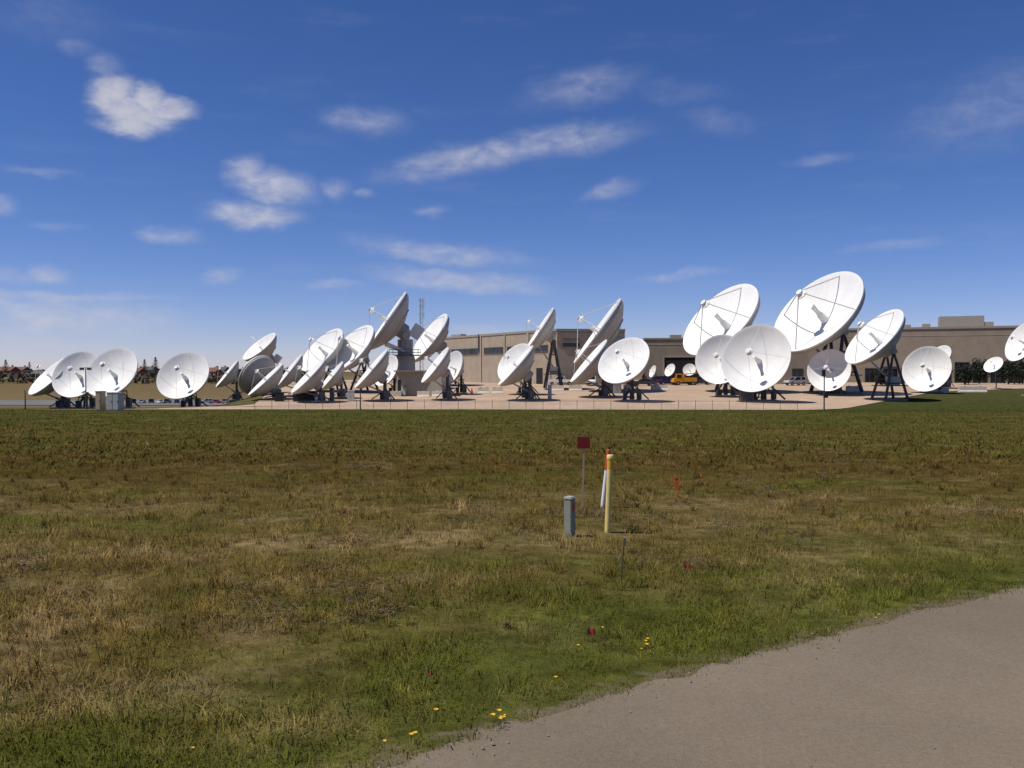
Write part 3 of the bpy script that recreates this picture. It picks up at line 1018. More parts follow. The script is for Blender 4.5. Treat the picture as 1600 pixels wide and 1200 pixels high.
        for sx, sy in ((-1, -1), (1, -1), (1, 1), (-1, 1)):
            mbk.tube((sx * s * 1.75, sy * s * 1.65, zp), (sx * s * 1.75, sy * s * 1.65, zp + 1.1), .05, .05, 5)
        for sx, sy, tx, ty in ((-1, -1, 1, -1), (1, -1, 1, 1), (1, 1, -1, 1), (-1, 1, -1, -1)):
            for hh in (.55, 1.1):
                mbk.tube((sx * s * 1.75, sy * s * 1.65, zp + hh), (tx * s * 1.75, ty * s * 1.65, zp + hh), .04, .04, 5)
        mbk.build('railing', st_, root)
    elif mount == 'short':
        MB().tube((0, 0, .2), (0, 0, H), .11, .10, 8).build('mast', st_, root)
        MB().tube((0, 0, H), tuple(hb + n * D * .05), .12, .16, 8).build('pivot_head', st_, root)
    DISHES.append((label, C, n, D, bz, H))
    return root


dish((49, 615), (104, 559), 18, 130, 'white dish tilted nearly edge on at the far left of the row', 'a', 'thin', 'post')
dish((93, 613), (147, 556), 60, 127, 'broad white dish second from left, overlapped by its right neighbour', 'b', 'thin', 'post')
dish((142, 612), (204, 550), 60, 125, 'broad white dish third from left beside the twin lamp pole', 'b', 'thin', 'post')
dish((253, 612), (318, 560), 63, 136, 'lone white face-on dish on a dark post before the car park', 'b', 'thin', 'post')
dish((338, 604), (370, 563), 5, 152, 'thin edge-on dish just right of the lone face-on dish', 'a', 'thin', 'post')
dish((381, 561), (429, 521), 15, 196, 'deep dish high at the back left showing a white band and grey back', 'd', 'thin', 'tower')
dish((381, 612), (421, 559), 44, 158, 'grey-backed dish turned away below the high back left dish', 'a', 'thin', 'post', facing=-1)
dish((389, 617), (440, 568), 8, 141, 'edge-on dish in front of the grey-backed dish turned away', 'a', 'thin', 'post')
dish((430, 606), (470, 554), 7, 149, 'thin edge-on dish standing free left of the two bright tilted dishes', 'b', 'thin', 'post')
dish((472, 577), (532, 515), 30, 163, 'bright tilted dish, left of the two side by side under the tallest', 'b', 'thick', 'frame')
dish((516, 577), (580, 510), 34, 160, 'bright tilted dish, right of the two, touching the tallest dish', 'b', 'thick', 'frame')
dish((574, 544), (633, 456), 5, 172, 'tallest huge edge-on dish on the white tower left of the lattice mast', 'b', 'thick', 'tower')
dish((641, 563), (697, 491), 20, 186, 'large tilted dish right of the lattice mast and the tower', 'b', 'thick', 'frame')
dish((456, 613), (506, 561), 13, 134, 'low dish with bright lower lip below the two bright tilted dishes', 'a', 'thin', 'post')
dish((500, 608), (535, 565), 9, 143, 'small low grey-backed dish right of the one with the bright lip', 'a', 'thin', 'post')
dish((555, 605), (604, 546), 9, 137, 'edge-on dish in front of the tower with another dish close behind', 'a', 'thin', 'post')
dish((589, 601), (616, 556), 30, 152, 'white dish half hidden behind an edge-on dish left of the shelter', 'a', 'thin', 'post')
dish((659, 597), (700, 543), 14, 139, 'small tilted dish in front of the equipment shelter', 'a', 'thin', 'post')
dish((694, 599), (716, 549), 28, 154, 'white dish half hidden behind the small one at the shelter', 'a', 'thin', 'post')
dish((821, 547), (864, 481), 7, 170, 'tall thin edge-on dish before the long office building', 'b', 'thick', 'frame')
dish((783, 593), (827, 540), 42, 153, 'white dish face half hidden behind an edge-on dish before the office', 'a', 'thin', 'post')
dish((779, 601), (832, 540), 10, 138, 'edge-on dish overlapping a white face before the office building', 'a', 'thin', 'post')
dish((897, 566), (968, 467), 9, 163, 'big steep edge-on dish at the corner of the office building', 'b', 'thick', 'frame')
dish((892, 596), (947, 531), 13, 146, 'smaller tilted dish tucked under the big steep dish at the corner', 'a', 'thin', 'post')
dish((939, 588), (1009, 537), 60, 135, 'white bowl dish on a dark post in the middle of the yard', 'a', 'thin', 'post')
SG = 'small dishes parked by the garage'
dish((1016, 589), (1023, 571), 8, 188, 'small narrow dish left of the dark garage opening', 'b', 'thin', 'short', group=SG)
dish((1041, 587), (1052, 569), 13, 188, 'small oval dish at the left edge of the garage opening', 'b', 'thin', 'short', group=SG)
dish((1068, 582), (1086, 573), 18, 189, 'small round dish behind the yellow truck', 'b', 'thin', 'short', group=SG)
dish((1073, 547), (1176, 450), 66, 161, 'big white dish with four struts left of the largest one', 'b', 'thick', 'frame')
dish((1098, 590), (1152, 532), 72, 146, 'round greyish dish mostly hidden behind the big face-on dish', 'a', 'thin', 'post')
dish((1141, 598), (1219, 520), 97, 134, 'big face-on greyish dish in front right with visible feed', 'c', 'thin', 'post')
dish((1216, 538), (1336, 434), 82, 156, 'largest white dish, high at the right with four struts', 'b', 'thick', 'frame')
dish((1272, 602), (1318, 554), 62, 150, 'round cream dish below the largest one, behind the camera pole', 'a', 'thin', 'post')
dish((1326, 564), (1404, 487), 42, 139, 'tilted oval dish right of the largest one', 'b', 'thick', 'frame')
dish((1422, 602), (1473, 550), 66, 158, 'round cream dish at right before the low brown building', 'a', 'thin', 'post')
dish((1452, 574), (1481, 542), 26, 174, 'dish peeking out behind the round cream dish at right', 'a', 'thin', 'post')
dish((1540, 578), (1564, 561), 20, 172, 'small white oval dish alone on the lawn at right', 'b', 'thin', 'short')
dish((1580, 562), (1612, 505), 36, 150, 'pale dish cut by the right edge of the picture', 'b', 'thin', 'post')


# ---------------------------------------------------------------- buildings
def wall_box(name, pts, z0, z1, mat, parent, off):
    """extruded footprint (counter-clockwise list of x,y), with a top face"""
    mb = MB(); n = len(pts)
    lo = [(x - off.x, y - off.y, z0 - off.z) for x, y in pts]; hi = [(x - off.x, y - off.y, z1 - off.z) for x, y in pts]
    for i in range(n):
        j = (i + 1) % n
        mb.quad(lo[i], lo[j], hi[j], hi[i])
    mb.quad(*hi)
    return mb.build(name, mat, parent)


def facade_frame(a, b):
    a = Vector(a); b = Vector(b); t = (b - a); ln = t.length; t.normalize()
    nrm = Vector((t.y, -t.x, 0))                      # outward for counter-clockwise footprints
    return a, t, nrm, ln


def facade_box(mb, fr, s0, s1, z0, z1, dep, off, proud):
    """box on a facade between lengths s0..s1 and heights z0..z1; proud = outer face offset from the wall"""
    a, t, n, ln = fr
    c = a + t * ((s0 + s1) / 2) + n * (proud - dep / 2)
    m = Matrix((t, n, Vector((0, 0, 1)))).transposed()
    mb.box((c.x - off.x, c.y - off.y, (z0 + z1) / 2 - off.z), (s1 - s0, dep, z1 - z0), m)


def window(root, off, fr, s0, s1, z0, z1, frame=True, mull=0, name='window'):
    mb = MB(); facade_box(mb, fr, s0, s1, z0, z1, .3, off, .02)
    w = mb.build(name, M['glass'], root)
    if frame:
        mb = MB()
        for q in ((s0 - .1, s1 + .1, z1, z1 + .14), (s0 - .1, s1 + .1, z0 - .18, z0)):
            facade_box(mb, fr, *q, .4, off, .16)
        for q in ((s0 - .1, s0, z0, z1), (s1, s1 + .1, z0, z1)):
            facade_box(mb, fr, *q, .4, off, .10)
        for k in range(mull):
            s = s0 + (s1 - s0) * (k + 1) / (mull + 1)
            facade_box(mb, fr, s - .04, s + .04, z0, z1, .3, off, .07)
        mb.build('frame', M['frame'], w)
    return w


def s_at(fr, u):
    """length along a facade where the sight line of pixel column u meets it"""
    a, t, n, ln = fr
    r = ray(u, 580); r2 = Vector((r.x, r.y))
    # a + t*s = k*r2
    det = t.x * -r2.y + r2.x * t.y
    s = (-a.x * -r2.y - r2.x * a.y) / det
    return s


def z_at(fr, s, v):
    a, t, n, ln = fr
    y = (a + t * s).y
    return P(800, v, y).z


# --- long office building: west wing facade running back to the left, north part facing the road
hc = 190.0
cx = P(870, 580, hc).x
A0 = (P(686, 580, 240).x, 240.0); A1 = (cx, hc); A2 = (P(976, 580, 192).x, 192.0); A3 = (A2[0] + 5.5, 240.0); A4 = (A0[0] + 30, 262.0)
zt = P(870, 513.5, hc).z
zb = -3.5
offo = Vector((A1[0], A1[1], gz(*A1)))
office = empty('office_building', offo, 'long tan two-storey office building with ribbon windows behind the dishes', 'building')
wall_box('wall', [A0, A1, A2, A3, A4], zb, zt - .5, M['wall'], office, offo)
FW = facade_frame((*A0, 0), (*A1, 0)); FN = facade_frame((*A1, 0), (*A2, 0))
mb = MB()
for fr in (FW, FN):
    facade_box(mb, fr, -.1, fr[3] + .1, zt - .5, zt, .8, offo, .15)
mb.build('parapet', M['coping'], office)
mb = MB()
facade_box(mb, FN, 0.05, FN[3], zt - 3.0, zt - .52, .5, offo, .12)
mb.build('fascia_panel', M['wall2'], office)
for (u0, u1) in ((706, 747), (757, 786), (793, 822), (829, 856)):
    s0, s1 = s_at(FW, u0), s_at(FW, u1)
    zc = zt - 4.05
    window(office, offo, FW, s0, s1, zc - .65, zc + .55, mull=1, name='window')
for u in (752, 789, 826, 860):
    s = s_at(FW, u)
    mb = MB(); facade_box(mb, FW, s - .3, s + .3, -3, zt - .55, .6, offo, .22)
    mb.build('pilaster', M['wall'], office)
s = s_at(FW, 751); mb = MB(); facade_box(mb, FW, s - .9, s - .55, zt - 4.5, zt + .05, .5, offo, .3); mb.build('downpipe', M['frame'], office)
for (u0, u1, v0, v1) in ((880, 905, 541, 530), (862.6, 868.5, 548, 533)):
    fr = FN if u0 > 870 else FW
    s0, s1 = s_at(fr, u0), s_at(fr, u1)
    window(office, offo, fr, s0, s1, z_at(fr, s0, v0), z_at(fr, s0, v1), mull=2 if u0 > 870 else 0)
for (u0, u1, v0, v1) in ((918, 943, 541, 530), (951, 972, 541, 530)):
    s0, s1 = s_at(FN, u0), s_at(FN, u1)
    window(office, offo, FN, s0, s1, z_at(FN, s0, v0), z_at(FN, s0, v1), mull=2)
s0, s1 = s_at(FW, 838), s_at(FW, 848)
mb = MB(); facade_box(mb, FW, s0, s1, -2, z_at(FW, s0, 575), .3, offo, .03); dr = mb.build('door', M['dark'], office)
mb = MB(); facade_box(mb, FW, s0 + .1, s0 + .2, 0.9, 1.1, .2, offo, .12); mb.build('handle', M['chrome'], dr)
mb = MB()
for (u0, u1) in ((697, 712),):
    s0, s1 = s_at(FW, u0), s_at(FW, u1)
    facade_box(mb, FW, s0, s1, zt - .5, zt + .6, 1.6, offo, -1.5)
mb.build('rooftop_unit', M['hvac'], office)

# --- garage building
dg_ = 200.0
B0 = (P(1006, 580, dg_).x, dg_); B1 = (P(1262, 580, 196).x, 196.0)
offg = Vector((B0[0], B0[1], gz(*B0)))
garage = empty('garage_building', offg, 'low tan garage building with a wide dark vehicle opening', 'building')
ztg = P(1040, 528, dg_).z
wall_box('wall', [B0, B1, (B1[0] + 4, 226), (B0[0] + 4, 230)], -3.5, ztg - .35, M['wall2'], garage, offg)
FG = facade_frame((*B0, 0), (*B1, 0))
mb = MB(); facade_box(mb, FG, -.15, FG[3] + .15, ztg - .36, ztg, .8, offg, .15); mb.build('parapet', M['coping'], garage)
s0, s1 = s_at(FG, 1038), s_at(FG, 1092)
zo = P(1040, 558.5, dg_).z
mb = MB(); facade_box(mb, FG, s0, s1, -2, zo, .3, offg, .03); op = mb.build('vehicle_opening', M['dark'], garage)
mb = MB(); facade_box(mb, FG, s0 - .35, s0, -2, zo + .4, .5, offg, .2); facade_box(mb, FG, s1, s1 + .35, -2, zo + .4, .5, offg, .2)
facade_box(mb, FG, s0, s1, zo, zo + .4, .5, offg, .18); mb.build('frame', M['wall'], op)
s0 = s_at(FG, 1048); s1 = s_at(FG, 1066)
mb = MB(); facade_box(mb, FG, s0, s1, ztg, ztg + .75, 2.2, offg, -2); mb.build('rooftop_unit', M['hvac'], garage)
for u0, u1 in ((1108, 1122), (1136, 1150), (1166, 1180), (1238, 1254)):
    s0, s1 = s_at(FG, u0), s_at(FG, u1)
    window(garage, offg, FG, s0, s1, -.2, 3.4, mull=1)

# --- brown building at the right
de = 205.0
E0 = (P(1236, 580, 226).x, 226.0); E1 = (P(1760, 580, 200).x, 200.0)
offe = Vector((E0[0], E0[1], gz(*E0)))
hall = empty('hall_building', offe, 'wide low brown building with rooftop boxes and dark glazing at right', 'building')
FE = facade_frame((*E0, 0), (*E1, 0))
zte = P(1450, 511, 215).z
wall_box('wall', [E0, E1, (E1[0] + 10, 250), (E0[0] + 10, 262)], -3.5, zte - .5, M['wall2'], hall, offe)
mb = MB(); facade_box(mb, FE, -.15, FE[3] + .15, zte - .5, zte, .9, offe, .2); mb.build('parapet', M['coping'], hall)
for (u0, u1, h, bk) in ((1470, 1541, 2.7, 4), (1542, 1556, 1.2, 4), (1408, 1424, .8, 3), (1444, 1456, 1.0, 5), (1340, 1358, 1.2, 4)):
    s0, s1 = s_at(FE, u0), s_at(FE, u1)
    mb = MB(); facade_box(mb, FE, s0, s1, zte - .45, zte + h, 5, offe, -bk); mb.build('rooftop_unit', M['hvac'], hall)
for k in range(12):
    u0 = 1352 + k * 28; s0, s1 = s_at(FE, u0), s_at(FE, u0 + 22)
    window(hall, offe, FE, s0, s1, .2, 5.0 if k > 4 else 3.6, mull=2)

# --- equipment shelter
sd = 150.0
S0 = (P(618, 580, sd).x, sd); S1 = (P(690, 580, sd - 2).x, sd - 2)
offs = Vector((S0[0], S0[1], gz(*S0)))
shel = empty('equipment_shelter', offs, 'grey-tan flat-roofed equipment shelter with a dark door among the dishes', 'shelter')
zs = P(650, 579, sd).z
wall_box('wall', [S0, S1, (S1[0] + 1, sd + 6), (S0[0] + 1, sd + 7)], offs.z - 1, zs - .2, M['shelter'], shel, offs)
FS = facade_frame((*S0, 0), (*S1, 0))
mb = MB(); mb.box(((S1[0] - S0[0]) / 2 + .4, 2.6, zs - .09 - offs.z), (S1[0] - S0[0] + .9, 8.8, .22)); mb.build('roof', M['coping'], shel)
s0, s1 = s_at(FS, 621.5), s_at(FS, 626.5)
mb = MB(); facade_box(mb, FS, s0, s1, offs.z + .9, z_at(FS, s0, 593.5), .2, offs, .04); dr = mb.build('door', M['dark'], shel)
mb = MB(); facade_box(mb, FS, s0 + .08, s0 + .16, offs.z + 1.7, offs.z + 1.9, .2, offs, .1); mb.build('handle', M['chrome'], dr)
mb = MB(); facade_box(mb, FS, s0 - .9, s1 + .5, offs.z - .3, offs.z + .85, 1.4, offs, 1.3); mb.build('step', M['concrete'], shel)
s0, s1 = s_at(FS, 629.5), s_at(FS, 636)
mb = MB(); facade_box(mb, FS, s0, s1, offs.z + .2, offs.z + 1.5, .8, offs, .85); mb.build('air_conditioner', M['cabinet'], shel)

for fr, own, off_, zhi, nj in ((FW, office, offo, zt - .52, 9), (FN, office, offo, zt - 3.1, 3), (FG, garage, offg, ztg - .4, 7), (FE, hall, offe, zte - .52, 14)):
    for k in range(1, nj):
        s = fr[3] * (k + .35) / nj
        mb = MB(); facade_box(mb, fr, s - .05, s + .05, -3, zhi, .3, off_, .012); mb.build('panel_joint', M['coping'], own)
for fr, own, off_, zz in ((FW, office, offo, zt - 5.3), (FG, garage, offg, ztg - 1.6), (FE, hall, offe, zte - 2.2)):
    mb = MB(); facade_box(mb, fr, .1, fr[3] - .1, zz, zz + .14, .3, off_, .05); mb.build('string_course', M['wall'], own)

# --- lattice mast
mp = P(658, 580, 232)
mz = gz(mp.x, mp.y)
mast = empty('lattice_mast', (mp.x, mp.y, mz), 'thin grey lattice radio mast behind the tallest dish', 'mast')
ht = P(658, 466, 232).z - mz
mb = MB(); w0 = .55
cor = [(w0 * math.cos(a), w0 * math.sin(a)) for a in (0.3, 2.4, 4.5)]
for x, y in cor:
    mb.tube((x, y, 0), (x * .8, y * .8, ht), .07, .06, 5)
mb.build('mast_leg', M['steel_light'], mast)
mb = MB(); k = int(ht / 1.1)
for i in range(k):
    for j in range(3):
        f0 = 1 - .2 * i / k; f1 = 1 - .2 * (i + 1) / k
        p, q = cor[j], cor[(j + 1) % 3]
        mb.tube((p[0] * f0, p[1] * f0, i * ht / k), (q[0] * f1, q[1] * f1, (i + 1) * ht / k), .035, .035, 4)
mb.build('lacing', M['steel_light'], mast)
mb = MB()
for hh in (.80, .9, .97):
    mb.tube((-.7, 0, ht * hh), (.7, 0, ht * hh), .05, .05, 5).tube((.75, 0, ht * hh - .8), (.75, 0, ht * hh + .8), .06, .06, 5)
mb.build('antenna_arm', M['steel_light'], mast)


# ---------------------------------------------------------------- fence
def fence():
    line = []
    for u in np.arange(398, 1262, 26.5):
        d = 120.2 if u < 1000 else 120.2 - (u - 1000) / 260 * 3.2
        p = P(u, 580, d - .55)
        line.append((p.x, p.y))
    x0, y0 = line[0]
    f = empty('chain_link_fence', (x0, y0, gz(x0, y0)), 'thin chain-link fence with barbed wire along the front of the gravel yard', 'fence')
    oz = gz(x0, y0)
    pm = MB().tube((0, 0, -.2), (0, 0, 1.15), .034, .034, 6).tube((0, 0, 1.15), (0, -.2, 1.38), .022, .018, 5).mesh('fence_post', M['fence'])
    for x, y in line:
        o = link('post', pm, f); o.location = (x - x0, y - y0, gz(x, y) - oz)
        o.rotation_euler = (random.uniform(-.03, .03), random.uniform(-.03, .03), random.uniform(-.3, .3))
    rail = MB(); wires = MB(); mesh = MB()
    for (xa, ya), (xb, yb) in zip(line, line[1:]):
        za, zb2 = gz(xa, ya) - oz, gz(xb, yb) - oz
        a = Vector((xa - x0, ya - y0, za)); b = Vector((xb - x0, yb - y0, zb2)); up = Vector((0, 0, 1))
        rail.tube(tuple(a + up * 1.13), tuple(b + up * 1.13), .016, .016, 5)
        for k in range(3):
            o = Vector((0, -.06 * k - .05, 1.21 + .07 * k))
            wires.tube(tuple(a + o), tuple(b + o), .006, .006, 3, False)
        n = int((b - a).length / .11)
        for i in range(n):
            for sgn in (1, -1):
                s0 = i / n; s1 = min(1, max(0, s0 + sgn * .42))
                p = a.lerp(b, s0) + up * .04; q = a.lerp(b, s1) + up * (.04 + 1.07 * abs(s1 - s0) / .42 if abs(s1 - s0) > 0 else .04)
                if abs(s1 - s0) < .05: continue
                mesh.quad(p, p + Vector((.006, 0, 0)), q + Vector((.006, 0, 0)), q)
    rail.build('top_rail', M['fence'], f)
    wires.build('barbed_wire', M['steel'], f)
    tag(mesh.build('wire_mesh', M['steel_light'], f), kind='stuff')


fence()


# ---------------------------------------------------------------- poles in the yard
def pole(u, vtop, vbase, d, label, kind, cat, name):
    p = P(u, 580, d); z = gz(p.x, p.y)
    o = empty(name, (p.x, p.y, z), label, cat)
    h = P(u, vtop, d).z - z
    MB().tube((0, 0, -.2), (0, 0, h), .10, .065, 8).build('shaft', M['steel'], o, 40)
    if kind == 'twin':
        MB().tube((-.5, 0, h - .05), (.5, 0, h - .05), .04, .04, 6).build('cross_arm', M['steel'], o)
        for s in (-1, 1):
            MB().box((s * .5, -.05, h - .2), (.42, .5, .34)).build('lamp_head', M['steel'], o)
    elif kind == 'camera':
        MB().box((-.12, -.1, h - .45), (.36, .4, .8)).build('camera_housing', M['black'], o)
        MB().box((.15, -.12, h * .36), (.5, .35, .5)).build('junction_box', M['black'], o)
    elif kind == 'plain':
        MB().tube((0, 0, h), (.02, -.4, h + .35), .05, .04, 6).build('bracket_arm', M['steel'], o)
    return o


pole(134, 574, 641, 121.3, 'slim twin-headed lamp pole in front of the left dishes', 'twin', 'lamp pole', 'lamp_pole')
pole(1288, 577, 641, 113.0, 'dark slim pole with a camera housing before the round cream dish', 'camera', 'pole', 'camera_pole')
pole(39, 612, 645, 119.5, 'dark plain post at the far left edge of the meadow', 'plain', 'post', 'corner_post')
pole(563, 610, 637, 119.9, 'dark taller post in the fence line before the tower dish', 'plain', 'post', 'gate_post')


# ---------------------------------------------------------------- barriers, cone, cabinets
def barrier(u0, u1, vb, label, d=None, h=1.05):
    q = on_ground((u0 + u1) / 2, vb) if d is None else P((u0 + u1) / 2, 580, d)
    z = gz(q.x, q.y)
    L_ = (u1 - u0) / FPX * q.y
    o = empty('concrete_barrier', (q.x, q.y, z), label, 'barrier', 'concrete barriers lined up across the yard', random.uniform(-.06, .06))
    prof = [(-.34, -.1), (.34, -.1), (.34, .14), (.17, .42), (.12, h), (-.12, h), (-.17, .42), (-.34, .14)]
    MB().prism(prof, -L_ / 2, L_ / 2, lambda x, y, zz: (y, x, zz)).build('barrier_body', M['barrier'], o)
    for s in (-.28, .28):
        MB().box((s * L_, -.02, h + .04), (.3, .08, .08)).build('lifting_loop', M['steel'], o)


barrier(652, 671, 621, 'pale concrete barrier right of the shelter, leftmost of the row')
barrier(675, 691, 620, 'pale concrete barrier behind the small dish at the shelter')
barrier(747, 765, 615, 'pale concrete barrier right of the traffic cone')
barrier(769, 786, 615, 'pale concrete barrier left of the edge-on dish before the office')
barrier(862, 881, 611, 'pale concrete barrier under the white pickup, left of the pair')
barrier(889, 909, 611, 'pale concrete barrier under the white pickup, right of the pair')
barrier(1017, 1043, 610, 'long pale concrete barrier in front of the blue car')
barrier(1322, 1345, 612, 'pale concrete barrier right of the round cream dish at the camera pole')
barrier(1448, 1482, 614, 'pale concrete barrier under the round cream dish at right')
barrier(1498, 1541, 613, 'long pale concrete barrier on the lawn at right')

q = on_ground(737, 615)
cone = empty('traffic_cone', q, 'bright orange traffic cone left of a pale barrier', 'traffic cone')
MB().lathe([(.26, .05), (.06, .95), (.001, .96)], 14).build('cone_body', M['cone'], cone, 40)
MB().box((0, 0, .03), (.62, .62, .07)).build('cone_base', M['cone'], cone)
MB().lathe([(.176, .42), (.125, .62)], 14).build('reflective_band', M['cab_white'], cone)


def cabinet(u0, u1, vt, vb, label, mat, doors=2, dep=1.2, cat='cabinet', name='equipment_cabinet'):
    q = on_ground((u0 + u1) / 2, vb)
    W = (u1 - u0) / FPX * q.y; H = (vb - vt) / FPX * q.y
    o = empty(name, q, label, cat, None, random.uniform(-.15, .15))
    MB().box((0, dep / 2, H / 2), (W, dep, H)).box((0, dep / 2, H + .04), (W + .14, dep + .14, .08)).build('housing', mat, o)
    for k in range(doors):
        w = W / doors
        dd = MB().box((-W / 2 + w * (k + .5), -.02, H * .5), (w * .88, .05, H * .86)).build('door', mat, o)
        MB().box((-W / 2 + w * (k + .85), -.06, H * .52), (.05, .05, .22)).build('handle', M['steel'], dd)
    for s in (-1, 1):
        MB().box((s * W * .42, dep / 2, -.06), (W * .1, dep, .14)).build('skid', M['steel'], o)


cabinet(941, 957, 597, 615, 'dark slatted generator enclosure left of the central bowl dish', M['steel'], 3, 1.8)
cabinet(958, 971, 600, 615, 'grey cabinet beside the dark generator enclosure', M['cabinet'], 2)
cabinet(976, 983, 602, 613, 'small white cabinet under the central bowl dish', M['cab_white'], 1)
cabinet(429, 441, 614, 628, 'dark cabinet at the left end of the dish row', M['black'], 1)
cabinet(458, 493, 612, 628, 'long dark low machine under the dish with the bright lip', M['black'], 4, 2.0)
cabinet(515, 521, 607, 629, 'tall dark cabinet left of the blue box', M['steel'], 1)
cabinet(529, 536, 608, 620, 'bright blue box standing among the dish mounts', paint('blue', (.03, .10, .42)), 1)
cabinet(543, 553, 611, 627, 'pale grey cabinet right of the blue box', M['cab_white'], 2)
cabinet(492, 497, 621, 629, 'small pale box under the low grey-backed dish', M['cab_white'], 1)
cabinet(669, 674, 605, 617, 'narrow dark green box left of the red box', M['steel'], 1)
cabinet(687, 699, 605, 613, 'small red box under the dish at the shelter', paint('red', (.40, .03, .025)), 1)
cabinet(815, 826, 605, 622, 'dark control cabinet under the edge-on dish before the office', M['black'], 2)
cabinet(856, 862, 602, 626, 'slim grey riser box right of the edge-on dish before the office', M['steel_light'], 1)
cabinet(1143, 1157, 602, 618, 'dark cabinet under the hidden greyish dish', M['steel'], 2)
cabinet(1158, 1176, 609, 629, 'dark grey control cabinet under the big face-on dish', M['steel'], 2)
cabinet(149, 157, 612, 642, 'tan cabinet under the third dish from left', paint('tan', (.42, .33, .22)), 1)
cabinet(166, 186, 614, 642, 'pale grey cabinets under the third dish from left', M['cabinet'], 2)


# ---------------------------------------------------------------- vehicles
def wheel_mesh():
    t = MB().lathe([(.21, -.11), (.31, -.11), (.33, -.07), (.33, .07), (.31, .11), (.21, .11)], 18, Matrix.Rotation(math.pi / 2, 3, 'X')).mesh('tyre', M['rubber'], 35)
    r = MB().lathe([(.001, -.10), (.06, -.105), (.20, -.085), (.215, -.10), (.215, .10), (.20, .085), (.001, .10)], 14, Matrix.Rotation(math.pi / 2, 3, 'X')).mesh('rim', M['chrome'], 35)
    return t, r


TYRE, RIM = wheel_mesh()
SHAPES = {
    'sedan': dict(L=4.6, W=1.78, body=[(-2.3, .35), (2.3, .35), (2.32, .62), (2.2, .80), (1.15, .92), (-1.55, .98), (-2.25, .92), (-2.32, .6)],
                  cab=[(1.1, .90), (.35, 1.38), (-.9, 1.42), (-1.65, .95)], wx=1.4),
    'suv': dict(L=4.7, W=1.88, body=[(-2.35, .42), (2.35, .42), (2.37, .75), (2.25, 1.0), (1.2, 1.1), (-2.25, 1.15), (-2.38, .8)],
                cab=[(1.1, 1.08), (.45, 1.70), (-2.05, 1.75), (-2.3, 1.12)], wx=1.42),
    'pickup': dict(L=5.7, W=1.98, body=[(-2.85, .55), (2.85, .55), (2.87, .9), (2.75, 1.12), (1.35, 1.2), (-2.83, 1.18), (-2.87, .8)],
                   cab=[(1.3, 1.18), (.65, 1.82), (-.75, 1.85), (-1.0, 1.16)], wx=1.8),
    'van': dict(L=5.4, W=2.0, body=[(-2.7, .45), (2.7, .45), (2.72, .9), (2.5, 1.15), (1.95, 1.25), (-2.7, 1.25)],
                cab=[(1.9, 1.23), (1.3, 2.05), (-2.6, 2.1), (-2.68, 1.23)], wx=1.75),
}


def vehicle(kind, loc, rz, colname, rgb, label, cat, group, name, detail=True):
    S = SHAPES[kind]; W = S['W']; wx = S['wx']
    loc = Vector(loc); loc.z = gz(loc.x, loc.y) + .06
    root = empty(name, loc, label, cat, group, rz)
    pm = paint(colname, rgb)
    # wheel arches are cut into the side profile
    body = S['body']
    lo_z = body[0][1]
    prof = []
    for cxw in (-wx, wx):
        arc = [(cxw + .42 * math.cos(t), max(lo_z, .33 + .42 * math.sin(t))) for t in np.linspace(math.pi - .25, .25, 7)]
        prof += [(cxw - .46, lo_z)] + arc + [(cxw + .46, lo_z)]
    prof = [body[0]] + prof + body[1:]
    narrow = lambda x, y, z: (x, y * (1 - .05 * max(0, z - .6)) * (1 - .05 * (abs(x) / (S['L'] / 2)) ** 3), z)
    me = MB().prism(prof, -W / 2, W / 2, narrow).mesh('body', pm)
    bm = bmesh.new(); bm.from_mesh(me)
    bmesh.ops.triangulate(bm, faces=[f for f in bm.faces if len(f.verts) > 4])
    bmesh.ops.recalc_face_normals(bm, faces=bm.faces); bm.to_mesh(me); bm.free()
    body_o = link('body', me, root)
    cab = S['cab']; zt_ = max(z for x, z in cab); zb_ = min(z for x, z in cab)
    fn = lambda x, y, z: (x, y * (1 - .16 * (z - zb_) / (zt_ - zb_)), z)
    MB().prism(cab, -W * .46, W * .46, fn).build('window_band', M['glass'], root)
    (x1, z1), (x2, z2) = cab[1], cab[2]
    MB().box(((x1 + x2) / 2, 0, zt_ + .015), (abs(x1 - x2) * .98, W * .775, .07)).build('roof', pm, root)
    mb = MB()
    for s in (-1, 1):
        for xm in ((x1 + x2) / 2, x2 + .1):
            mb.tube((xm, s * W * .465, zb_), (xm, s * W * .39, zt_), .05, .05, 5)
        for xa_, za_, xb_, zb2 in ((cab[0][0], cab[0][1], x1, z1), (cab[3][0], cab[3][1], x2, z2)):
            mb.tube((xa_, s * W * .46, za_), (xb_, s * W * .388, zb2), .045, .045, 5)
    mb.build('pillar', pm, root)
    for xw in (-wx, wx):
        for s in (-1, 1):
            w = link('wheel', TYRE, root); w.location = (xw, s * (W / 2 - .12), .33)
            link('rim', RIM, w)
    if detail:
        for s in (-1, 1):
            MB().box((S['L'] / 2 - .02, s * W * .36, .72), (.08, .32, .16)).build('headlight', M['lamp_glass'], root)
            MB().box((-S['L'] / 2 + .0, s * W * .38, .85), (.08, .2, .22)).build('tail_lamp', M['tail'], root)
        MB().box((S['L'] / 2 + .02, 0, .48), (.12, W * .9, .18)).box((-S['L'] / 2 - .02, 0, .5), (.12, W * .9, .18)).build('bumper', M['black'], root)
    if kind == 'pickup':
        MB().box((-1.95, 0, 1.185), (1.7, W * .8, .03)).build('load_bed', M['black'], root)
    return root


